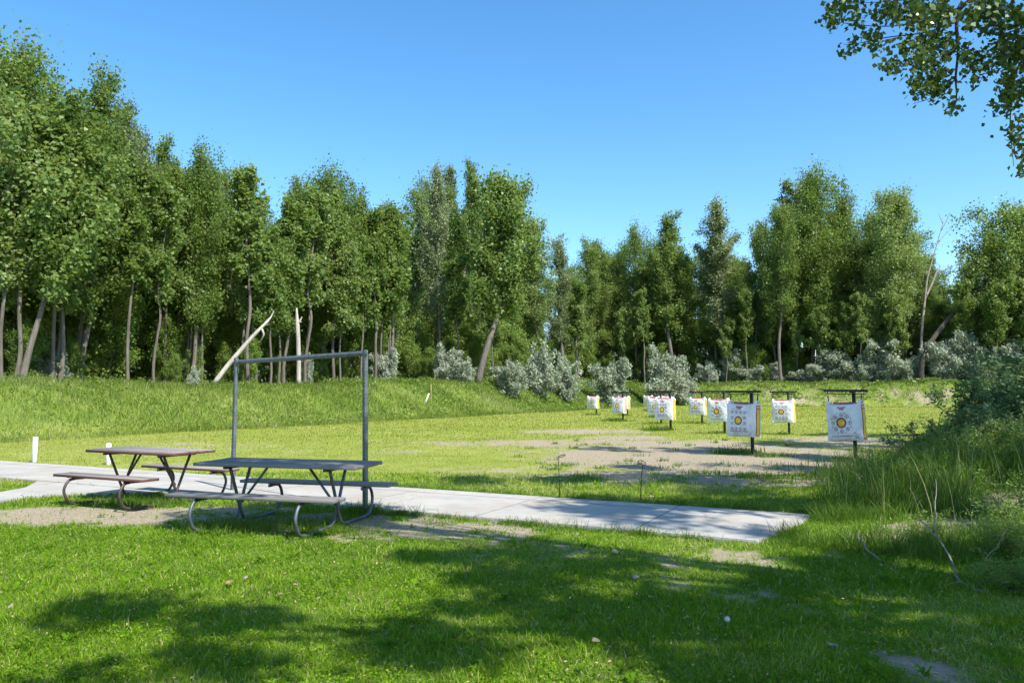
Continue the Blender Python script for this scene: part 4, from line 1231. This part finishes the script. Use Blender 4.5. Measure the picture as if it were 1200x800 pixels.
# ------------------------------------------------------------------ targets
def bag_mesh(kind, seed):
    rng = np.random.default_rng(seed)
    W, Hh, D = .82, .84, .33
    WH, YL, RD, DK = (.80, .80, .82), (.86, .60, .02), (.42, .05, .08), (.09, .035, .06)
    n = 110
    V, F, C = [], [], []
    def grid(nu, nv, fn, colfn):
        base = sum(len(v) for v in V)
        u, v = np.meshgrid(np.linspace(-1, 1, nu + 1), np.linspace(-1, 1, nv + 1))
        V.append(fn(u.ravel(), v.ravel()))
        i = np.arange(nv)[:, None] * (nu + 1); j = np.arange(nu)[None, :]
        F.append(np.stack([i + j, i + j + 1, i + nu + 1 + j + 1, i + nu + 1 + j], -1).reshape(-1, 4) + base)
        uc = (np.arange(nu) + .5) / nu * 2 - 1; vc = (np.arange(nv) + .5) / nv * 2 - 1
        U, Vv = np.meshgrid(uc, vc)
        C.append(colfn(U.ravel(), Vv.ravel()))
    # outline sags between the two upper corners, bulges below
    def outline(u, v):
        x = u * W / 2 * (1 - .025 * (1 - np.abs(v) ** 2) + .0 * v) * (1 + .012 * np.sin(5 * v + seed))
        z = v * Hh / 2 - .03 * (1 - u ** 2) * (v > 0) * v - .02 * (u ** 2) * (v < 0) * v * -1
        return x, z
    bul = lambda u, v: (1 - np.abs(u) ** 3.2) * (1 - np.abs(v) ** 3.2)
    wr = lambda u, v: .008 * (fbm(u * 3 + 7, v * 3 + 9, 1, seed) - .5) + .012 * np.exp(-((u - .75) ** 2 + (v + .8) ** 2) / .08) * np.sin(18 * (u - v))
    def front(u, v):
        x, z = outline(u, v); return np.column_stack([x, -(D / 2) - .05 * bul(u, v) - wr(u, v), z])
    def back(u, v):
        x, z = outline(-u, v); return np.column_stack([x, (D / 2) + .06 * bul(u, v), z])
    def paint_front(u, v):
        x, z = u * W / 2, v * Hh / 2
        c = np.tile(np.array(WH), (len(u), 1))
        def disc(cx, cz, r, colr):
            c[(x - cx) ** 2 + (z - cz) ** 2 < r * r] = colr
        cx0, cz0 = -.035, -.02
        sp = []
        if kind == 'round':
            for k in range(8):
                a = k * math.pi / 4 + math.pi / 2; sp.append((cx0 + .205 * math.cos(a), cz0 + .205 * math.sin(a)))
                a += math.pi / 8; disc(cx0 + .25 * math.cos(a), cz0 + .25 * math.sin(a), .014, DK)
            R0 = .125
        else:
            for i in range(4):
                for j in range(4):
                    if i in (0, 3) or j in (0, 3): sp.append((cx0 + (i - 1.5) * .125, cz0 + (j - 1.5) * .145))
            for sx in (-1, 1):
                for sz in (-1, 1): disc(cx0 + sx * .112, cz0 + sz * .125, .013, DK)
            R0 = .118
        for sx, sz in sp:
            disc(sx, sz, .047, DK); disc(sx, sz, .036, WH); disc(sx, sz, .017, DK)
        disc(cx0, cz0, R0, DK); disc(cx0, cz0, R0 * .86, RD); disc(cx0, cz0, R0 * .68, YL)
        disc(cx0 + .01, cz0 - .01, .022, (.75, .75, .20))
        # maker's mark: a dark red wedge with a second short line, and a broken line of red print
        m = (np.abs(x + .02) < .105 - (z < .335) * .045) & (z > .31) & (z < .375); c[m] = RD
        m = (np.abs(x + .02) < .05) & (z > .285) & (z < .304) & (np.abs(np.mod(x * 60, 1.0) - .5) < .33); c[m] = RD
        m = (np.abs(x + .02) < .085) & (z > .343) & (z < .362) & (np.abs(np.mod(x * 42, 1.0) - .5) < .2); c[m] = WH
        zz = -.328 if kind == 'round' else -.30
        m = (np.abs(x + .035) < .26) & (np.abs(z - zz - .012 * x) < .012) & (rng.random(len(x)) < .7); c[m] = (.50, .10, .12)
        # arrow holes and scuffs
        for _ in range(26):
            a, b = rng.normal(cx0, .12), rng.normal(cz0, .12); disc(a, b, .0055, (.12, .11, .10))
        if seed == 1:
            for a, b in ((.27, -.26), (.29, -.30), (.265, -.33), (.32, -.34), (.31, -.27), (.285, -.365), (.34, -.38)):
                disc(a, b, .014, (.13, .12, .12))
        return c
    grid(n, n, front, paint_front)
    grid(24, 24, back, lambda u, v: np.tile(np.array(WH), (len(u), 1)))
    def side(s):
        def fn(u, v):
            x, z = outline(np.full_like(u, s), v)
            y = (u * s) * D / 2
            return np.column_stack([x + s * .035 * (1 - u ** 2) * (1 - v ** 4), y, z])
        def pc(u, v):
            c = np.tile(np.array(WH), (len(u), 1))
            c[(np.abs(u) < .62) & (np.abs(v) < .94)] = RD
            c[(np.abs(u) < .40) & (np.abs(v) < .86)] = YL
            c[(np.abs(u) < .40) & (np.abs(v - .70) < .03)] = RD
            return c
        return fn, pc
    for s in (-1, 1): grid(26, 60, *side(s))
    def cap(s):
        def fn(u, v):
            x, z = outline(u, np.full_like(u, s)); return np.column_stack([x, v * D / 2 * s * -1, z + s * .02 * (1 - v ** 2) * (1 - u ** 4)])
        return fn
    for s in (-1, 1): grid(24, 10, cap(s), lambda u, v: np.tile(np.array(WH if s < 0 else (.62, .5, .5)), (len(u), 1)))
    me = np_mesh('bag_body', np.concatenate(V), np.concatenate(F), M['bag'], None, True, colors=np.concatenate(C))
    return me
BAGS = {('round', 0): bag_mesh('round', 1), ('round', 1): bag_mesh('round', 2), ('square', 0): bag_mesh('square', 3), ('square', 1): bag_mesh('square', 4)}

def simple(mb, name, mat, smooth=False):
    ks = sorted(mb.F)
    return np_mesh(name, np.concatenate(mb.V), [np.concatenate(mb.F[k]) for k in ks], mat, None, smooth)
# stand parts (post foot at the origin; the bag hangs in front: local -y)
TOP = 1.63
mb = MB(); mb.box((0, 0, TOP / 2 - .2), (.075, .075, TOP + .36), None, .004); ST_POST = simple(mb, 'post', M['black_steel'])
mb = MB(); mb.box((-.13, -.20, TOP + .02), (1.02, .085, .06), None, .004); mb.box((0, -.09, TOP - .01), (.085, .26, .05), None, .004); ST_BEAM = simple(mb, 'beam', M['black_steel'])
mb = MB(); mb.tube([(-.60, -.20, TOP - .055), (.34, -.20, TOP - .055)], .011, 6)
mb.tube([(-.13, -.20, TOP - .055), (-.13, -.20, TOP)], .011, 6); mb.tube([(-.55, -.20, TOP - .055), (-.55, -.20, TOP)], .009, 6); mb.tube([(.29, -.20, TOP - .055), (.29, -.20, TOP)], .009, 6)
ST_BAR = simple(mb, 'hanger_bar', M['black_steel'])
# bag extras in bag space (origin at bag centre)
def ear_mesh(s):
    mb = MB()
    mb.tube(smooth_path([(s * .36, -.10, .385), (s * .385, -.06, .455), (s * .392, .0, .475), (s * .385, .06, .455), (s * .36, .10, .385)], 3), np.array([.04] * 3 + [.03] * 7 + [.04] * 3), 8)
    return simple(mb, 'corner_loop', M['ear'], True)
EARS = [ear_mesh(-1), ear_mesh(1)]
def strap_mesh(s):
    mb = MB(); mb.box((s * .40, 0, .555), (.018, .03, .185), Matrix.Rotation(s * .06, 3, 'Y'), .002); mb.box((s * .395, 0, .465), (.05, .12, .012), None, .002)
    return simple(mb, 'strap', M['strap'])
STRAPS = [strap_mesh(-1), strap_mesh(1)]
mb = MB(); mb.box((0, .03, .435), (.56, .16, .045), Matrix.Rotation(.05, 3, 'Y'), .015); FLAP = simple(mb, 'top_flap', M['flap'])

TARGETS = [
    # post px, distance, kind, variant, yaw (deg, face turned to the walk), bag label, stand label
    (999.5, 18.7, 'round', 0, -40, 'white target bag with a ring of eight spots and dark scuffs at its lower corner', 'black post stand whose crossbar holds the scuffed ring faced target bag'),
    (880, 20.7, 'square', 0, -47, 'large white target bag with a square of twelve spots overlapping another bag', 'black post stand holding the large overlapping twelve spot target bag'),
    (923, 30.0, 'square', 1, -37, 'lone white target bag with twelve spots seen against the mown grass', 'black post stand of the lone twelve spot bag at the sand edge'),
    (785, 32.7, 'square', 0, -44, 'white target bag with twelve spots at the front of the overlapping row', 'black post stand at the front of the overlapping target row'),
    (821.7, 40.2, 'square', 1, -36, 'small white target bag standing clear between the row and the large pair', 'black post stand standing clear between the row and the large pair'),
    (729.7, 43.6, 'round', 1, -42, 'white target bag with a ring of spots hiding another bag behind its edge', 'black post stand of the ring faced bag below the round silver bush'),
    (698.3, 54.7, 'square', 1, -36, 'lone small white target bag set nearest the silver bushes', 'black post stand set by itself nearest the silver bushes'),
    (734.5, 53.5, 'square', 0, -40, 'white target bag peeking out behind the ring faced bag below the round bush', 'black post stand almost hidden behind the ring faced bag'),
    (848, 30.2, 'round', 1, -37, 'white ring faced target bag partly covered by the large twelve spot bag', 'black post stand behind the large twelve spot bag'),
    (774, 39.5, 'square', 1, -38, 'white target bag showing only an edge, second in the overlapping row', 'black post stand second in the overlapping target row'),
    (769.5, 50.0, 'square', 0, -38, 'white target bag showing only an edge, third in the overlapping row', 'black post stand third in the overlapping target row'),
    (762, 68.0, 'square', 1, -38, 'small white target bag at the far tail of the overlapping row', 'black post stand at the far tail of the overlapping target row'),
    (783.5, 60.0, 'square', 0, -40, 'white target bag with only its top showing above the front bag of the row', 'black post stand behind the front bag of the overlapping row'),
]
for i, (px, d, kind, var, yaw, blab, slab_) in enumerate(TARGETS):
    x = (px - 600) / FPX * d; y = d
    z = float(height(x, y))
    rz = R(yaw)
    st = empty('target_stand', (x, y, z), rz); tag(st, slab_, 'target stand', 'black target stands')
    st.rotation_euler = (rt.gauss(0, .006), rt.gauss(0, .006), rz)
    link('post', ST_POST, st); link('beam', ST_BEAM, st); link('hanger_bar', ST_BAR, st)
    c, s = math.cos(rz), math.sin(rz)
    bx, by = -.13, -.20
    b = empty('target_bag', (x + bx * c - by * s, y + bx * s + by * c, z + .90), rz)
    b.rotation_euler = (rt.gauss(0, .03), rt.gauss(0, .022), rz + rt.gauss(0, .05)); b.scale = (rt.uniform(.97, 1.03), rt.uniform(.92, 1.1), rt.uniform(.97, 1.03))
    tag(b, blab, 'target bag', 'hanging target bags')
    link('bag_body', BAGS[(kind, var)], b)
    for e in EARS: link('corner_loop', e, b)
    for e in STRAPS: link('strap', e, b)
    link('top_flap', FLAP, b)
    tuft(x - .25, y - .05, .45 if d < 35 else .7, 150, .16 if d < 45 else .22)
    if i in (1, 3, 5): tuft(x - .5, y - .1, .8, 330, .26)

for px, py, r, n_, h in [(958, 610, .3, 260, .24), (925, 626, .3, 220, .2), (985, 612, .45, 420, .34), (1010, 640, .5, 420, .3), (960, 640, .4, 260, .2), (1060, 650, .6, 500, .3), (1120, 660, .6, 420, .28), (1040, 600, .5, 400, .4), (1160, 650, .5, 420, .34)]:
    a, b = G(px, py); tuft(a, b, r, n_, h)
# more weeds: slab edges and scattered tufts in the sand
for k in range(260):
    vv_ = rng.uniform(-9, 1.6); side = rng.choice([8.62, 8.55, 10.80, 10.85])
    a, b = xy(side + rng.normal(0, .06), vv_); tuft(a, b, rng.uniform(.1, .3), int(rng.uniform(15, 90)), rng.uniform(.07, .17))
for k in range(70):
    a, b = G(rng.uniform(600, 1010), rng.uniform(512, 578)); tuft(a, b, rng.uniform(.12, .4), 30, .12)
for px, py, r, n, h in [(905, 535, .6, 320, .16), (828, 555, .5, 200, .14), (960, 560, .7, 280, .16), (690, 562, .6, 200, .10), (660, 545, .5, 120, .10),
                        (395, 592, .25, 120, .14), (150, 592, .5, 360, .17), (185, 592, .5, 360, .17), (330, 620, .7, 420, .13), (270, 625, .5, 260, .14), (400, 622, .5, 240, .12), (620, 614, .35, 200, .11),
                        (575, 606, .12, 20, .25), (665, 622, .5, 220, .11), (740, 622, .4, 200, .12), (885, 560, .5, 140, .16)]:
    a, b = G(px, py); tuft(a, b, r, n, h)
wx = np.concatenate(wx); wy = np.concatenate(wy); wh = np.concatenate(wh)
k = ~(walk_mask(wx, wy) & walk_mask(wx + rng.normal(0, .05, len(wx)), wy + rng.normal(0, .05, len(wx)))); wx, wy, wh = wx[k], wy[k], wh[k]
blades('weeds', wx, wy, wh, .008 * np.clip(wy / 10, .8, 4) * rng.uniform(.6, 1.4, len(wx)), rng.uniform(.15, .95, len(wx)),
       .34 + .2 * rng.normal(size=len(wx)), 'tall_blade', rng, segs=3)

# flat broad-leaved weeds in the turf
x, y = scatter(rng, 900, 3.6, 15, 1.6); k = ~walk_mask(x, y); x, y = x[k], y[k]
pc = fbm(x, y, 1.4, 131); k = pc > .46; x, y = x[k], y[k]
VV, LV = [], []
for i in range(len(x)):
    m = rng.integers(6, 11); a = rng.uniform(0, 6.283, m); l = rng.uniform(.035, .095) * rng.uniform(.7, 1.1, m); w_ = l * rng.uniform(.22, .4)
    d_ = np.column_stack([np.cos(a), np.sin(a), 0 * a]); n_ = np.column_stack([-np.sin(a), np.cos(a), 0 * a])
    o_ = np.array([x[i], y[i], float(height(x[i], y[i])) + .012]); up_ = np.array([0, 0, 1.])
    rs = rng.uniform(.2, .75, m)[:, None]; l_ = l[:, None]; w2 = w_[:, None]
    VV.append(np.stack([o_ + 0 * d_, o_ + d_ * l_ * .55 + n_ * w2 * .5 + up_ * l_ * rs, o_ + d_ * l_ + up_ * l_ * rs * .8, o_ + d_ * l_ * .55 - n_ * w2 * .5 + up_ * l_ * rs], 1).reshape(-1, 3))
    LV.append(np.full(m, rng.uniform(.15, .55)))
VV = np.concatenate(VV)
tag(link('broadleaf_weeds', np_mesh('broadleaf_weeds', VV, np.arange(len(VV)).reshape(-1, 4), M['lawn_blade'], np.concatenate(LV))), kind='stuff')
# leaf crumbs and clippings lying in the turf
x, y = scatter(rng, 5200, 3.4, 14, 1.9); k = ~walk_mask(x, y) | (rng.random(len(x)) < .25); x, y = x[k], y[k]
V, F = leaf_cards(np.column_stack([x, y, height(x, y) + np.where(walk_mask(x, y), .042, rng.uniform(.012, .04, len(x)))]), rng, .008, .02, 1.6, None, 0, .6)
tag(link('leaf_litter', np_mesh('leaf_litter', V, F, M['dry_leaf'])), kind='stuff')
# pebbles and clods on the bare ground
x, y = scatter(rng, 26000, 4, 26, 1.5); k = (~walk_mask(x, y)) & (dirt(x, y) > .45); x, y = x[k], y[k]
r_ = .004 + .014 * rng.random(len(x)) ** 3 * np.clip(y / 9, .7, 2)
oc = np.array([[1, 0, 0], [0, 1, 0], [-1, 0, 0], [0, -1, 0], [0, 0, .7], [0, 0, -.7]], float)
V = np.column_stack([x, y, height(x, y)])[:, None, :] + oc[None] * (r_[:, None, None] * rng.uniform(.6, 1.4, (len(x), 6, 1)))
f8 = np.array([[0, 1, 4], [1, 2, 4], [2, 3, 4], [3, 0, 4], [1, 0, 5], [2, 1, 5], [3, 2, 5], [0, 3, 5]])
F = (np.arange(len(x))[:, None, None] * 6 + f8[None]).reshape(-1, 3)
tag(link('gravel', np_mesh('gravel', V.reshape(-1, 3), F, M['stone'])), kind='stuff')

# seed stalks rising out of the tall grass
n = 240
x = rng.uniform(4.2, 10.5, n); y = rng.uniform(8.5, 14, n); k = (x > 3.9 + (y - 9.6) * .34); x, y = x[k], y[k]
hb = rng.uniform(.5, 1.05, len(x))
blades('seed_stalks', x, y, hb, np.full(len(x), .006), rng.uniform(.05, .5, len(x)), np.where(rng.random(len(x)) < .5, 1.0, .8), 'tall_blade', rng, segs=4)

# ------------------------------------------------------------------ sticks, fallen leaves, stones, dandelion
def stick(name, runs, label):
    mb = MB(); foot = None
    for pts, r in runs:
        P3 = []
        for px, py, zz in pts:
            gx_, gy_ = G(px, py, zz); P3.append((gx_, gy_, zz + float(height(gx_, gy_)) * .6))
        P3 = np.array(P3)
        if foot is None: foot = P3[0].copy()
        p = smooth_path(P3 - foot, 4); mb.tube(p + np.random.default_rng(3).normal(0, .006, p.shape), np.linspace(r[0], r[1], len(p)), 6)
    o = mb.build(name, M['stick'], None, True, tuple(foot)); tag(o, label, 'branch')
stick('dead_branch', [([(1152, 696, .02), (1125, 684, .05), (1112, 655, .14), (1095, 627, .26), (1077, 611, .34)], (.012, .005)),
                      ([(1095, 627, .26), (1096, 600, .40), (1097, 566, .55)], (.007, .003)),
                      ([(1125, 684, .05), (1105, 688, .04)], (.008, .003))], 'forked bare grey branch lying in the grass below the bare soil ledge')
stick('dead_stick', [([(1004, 624, .16), (1014, 642, .10), (1033, 660, .03)], (.006, .009))], 'short thick grey stick poking from the grass past the end of the walk')
stick('dry_stalk', [([(1150, 666, .08), (1172, 638, .22), (1188, 610, .34)], (.006, .004)), ], 'straw coloured dry stalk leaning among the grass at the bank')

def leaf_litter(px, py, size, mat, lab, seed):
    rng = np.random.default_rng(seed)
    x, y = G(px, py)
    k = 9
    bm = bmesh.new()
    t = np.linspace(0, 2 * np.pi, k, endpoint=False)
    r = size * (1 - .22 * np.cos(t) + rng.normal(0, .09, k))
    ring = [bm.verts.new((r[i] * math.cos(t[i]), r[i] * math.sin(t[i]) * .72, .012 + rng.normal(0, size * .18))) for i in range(k)]
    c = bm.verts.new((0, 0, 0.004))
    for i in range(k): bm.faces.new((c, ring[i], ring[(i + 1) % k]))
    bmesh.ops.solidify(bm, geom=bm.faces[:], thickness=.0015)
    me = bpy.data.meshes.new('fallen_leaf'); bm.to_mesh(me); bm.free(); me.materials.append(M[mat])
    o = link('fallen_leaf', me, None, (x, y, float(height(x, y)) + .042)); o.rotation_euler = (rng.normal(0, .4), rng.normal(0, .4), rng.uniform(0, 6.28))
    tag(o, lab, 'leaf', 'dry leaves fallen on the lawn')
for i, (px, py, s, m, lab) in enumerate([
    (268, 690, .034, 'dry_leaf', 'largest curled tan leaf of the little cluster on the sunny lawn'),
    (289, 684, .020, 'pale_leaf', 'small pale leaf next to the largest tan leaf on the sunny lawn'),
    (296, 686, .022, 'dry_leaf', 'flat tan leaf at the shadow edge beside the pale small leaf'),
    (294, 695, .016, 'dry_leaf', 'tiny tan leaf just below the cluster on the sunny lawn'),
    (345, 692, .020, 'dry_leaf', 'outlying tan leaf toward the middle of the sunny lawn'),
    (330, 701, .019, 'pale_leaf', 'outlying pale leaf below the tan one on the sunny lawn'),
    (12, 717, .020, 'pale_leaf', 'lone pale leaf at the outer edge of the sunny lawn'),
    (698, 760, .030, 'pale_leaf', 'crumpled whitish leaf in the dark shade beside the bright patch'),
    (977, 767, .032, 'pale_leaf', 'pale leaf lying in deep shade near the bare soil'),
    (1025, 778, .036, 'pale_leaf', 'broad pale leaf at the edge of the bare soil in shade'),
    (1097, 773, .022, 'dry_leaf', 'tan leaf on the bare soil in the shaded corner'),
    (872, 787, .022, 'pale_leaf', 'narrow white leaf in the shade at the bottom of the lawn'),
    (478, 635, .02, 'pale_leaf', 'small white leaf on the worn soil past the grey table'),
    (62, 628, .022, 'dry_leaf', 'tan leaf on the worn soil before the red edged table')]):
    leaf_litter(px, py, s, m, lab, 900 + i)

def stone(px, py, s, lab, seed, dark=False):
    x, y = G(px, py)
    bm = bmesh.new(); bmesh.ops.create_icosphere(bm, subdivisions=2, radius=s)
    for v in bm.verts:
        v.co *= 1 + .55 * mnoise.noise(v.co / s * 1.1 + Vector((seed * 3.7, 0, 0))); v.co.z *= .6; v.co.x *= 1.25
    me = bpy.data.meshes.new('stone'); bm.to_mesh(me); bm.free(); me.materials.append(M['stone'])
    o = link('stone', me, None, (x, y, float(height(x, y)) + s * .35)); o.rotation_euler = (0, 0, seed); tag(o, lab, 'stone')
stone(745, 677, .032, 'pinkish stone on the bare spot in the middle of the lawn', 1)
stone(720, 648, .035, 'small dull stone in the shade beyond the bare spot', 2)
stone(763, 582, .035, 'small pale stone by the walk edge next to the leaning rod', 3)
stone(862, 577, .05, 'pale stone in the grass at the sandy edge beyond the walk', 4)
stone(624, 611, .05, 'dark lump at the near edge of the walk', 5)

x, y = G(852, 741)
o = empty('dandelion', (x, y, float(height(x, y)))); tag(o, 'white dandelion seed head standing in the dark shade', 'flower')
mb = MB(); mb.tube([(0, 0, 0), (.005, 0, .04), (.004, .003, .075)], .002, 5); mb.build('stem', M['stem_green'], o)
bm = bmesh.new()
for i in range(160):
    a = i * 2.39996; zc = 1 - 2 * (i + .5) / 160; rr = math.sqrt(1 - zc * zc)
    dv = Vector((rr * math.cos(a), rr * math.sin(a), zc)); c = dv * .018
    t1 = dv.orthogonal().normalized() * .0035; t2 = dv.cross(t1)
    bm.faces.new([bm.verts.new(c + t1), bm.verts.new(c + t2), bm.verts.new(c - t1), bm.verts.new(c - t2)])
me = bpy.data.meshes.new('seed_head'); bm.to_mesh(me); bm.free(); me.materials.append(M['seed_head']); link('seed_head', me, o, (.004, .003, .085))

# ------------------------------------------------------------------ light
sun_d = bpy.data.lights.new('sun', 'SUN'); sun_d.energy = 4.6; sun_d.angle = R(.53); sun_d.color = (1, .955, .88)
so = link('sun', sun_d)
so.rotation_euler = Vector(SUN).to_track_quat('Z', 'Y').to_euler()
el = math.asin(SUN[2]); azm = math.atan2(SUN[0], SUN[1])
w = bpy.data.worlds.new('World'); scene.world = w; w.use_nodes = True
nt = w.node_tree; nt.nodes.clear()
sk = nt.nodes.new('ShaderNodeTexSky'); sk.sky_type = 'NISHITA'; sk.sun_disc = False
sk.sun_elevation = el; sk.sun_rotation = azm; sk.altitude = 700; sk.air_density = 1.0; sk.dust_density = .9; sk.ozone_density = 2.2
bg = nt.nodes.new('ShaderNodeBackground'); bg.inputs[1].default_value = .147
hs = nt.nodes.new('ShaderNodeHueSaturation'); hs.inputs['Hue'].default_value = .495; hs.inputs['Saturation'].default_value = 1.27
wo = nt.nodes.new('ShaderNodeOutputWorld')
nt.links.new(sk.outputs[0], hs.inputs['Color']); nt.links.new(hs.outputs[0], bg.inputs[0]); nt.links.new(bg.outputs[0], wo.inputs[0])

vs = scene.view_settings
scene.display_settings.display_device = 'sRGB'
vs.view_transform = 'Standard'; vs.look = 'None'; vs.exposure = .95; vs.gamma = 1; vs.use_curve_mapping = False
cy = scene.cycles
cy.max_bounces = 10; cy.diffuse_bounces = 6; cy.glossy_bounces = 2; cy.transmission_bounces = 6; cy.transparent_max_bounces = 4
cy.use_adaptive_sampling = True; cy.adaptive_threshold = .02
cy.use_denoising = True
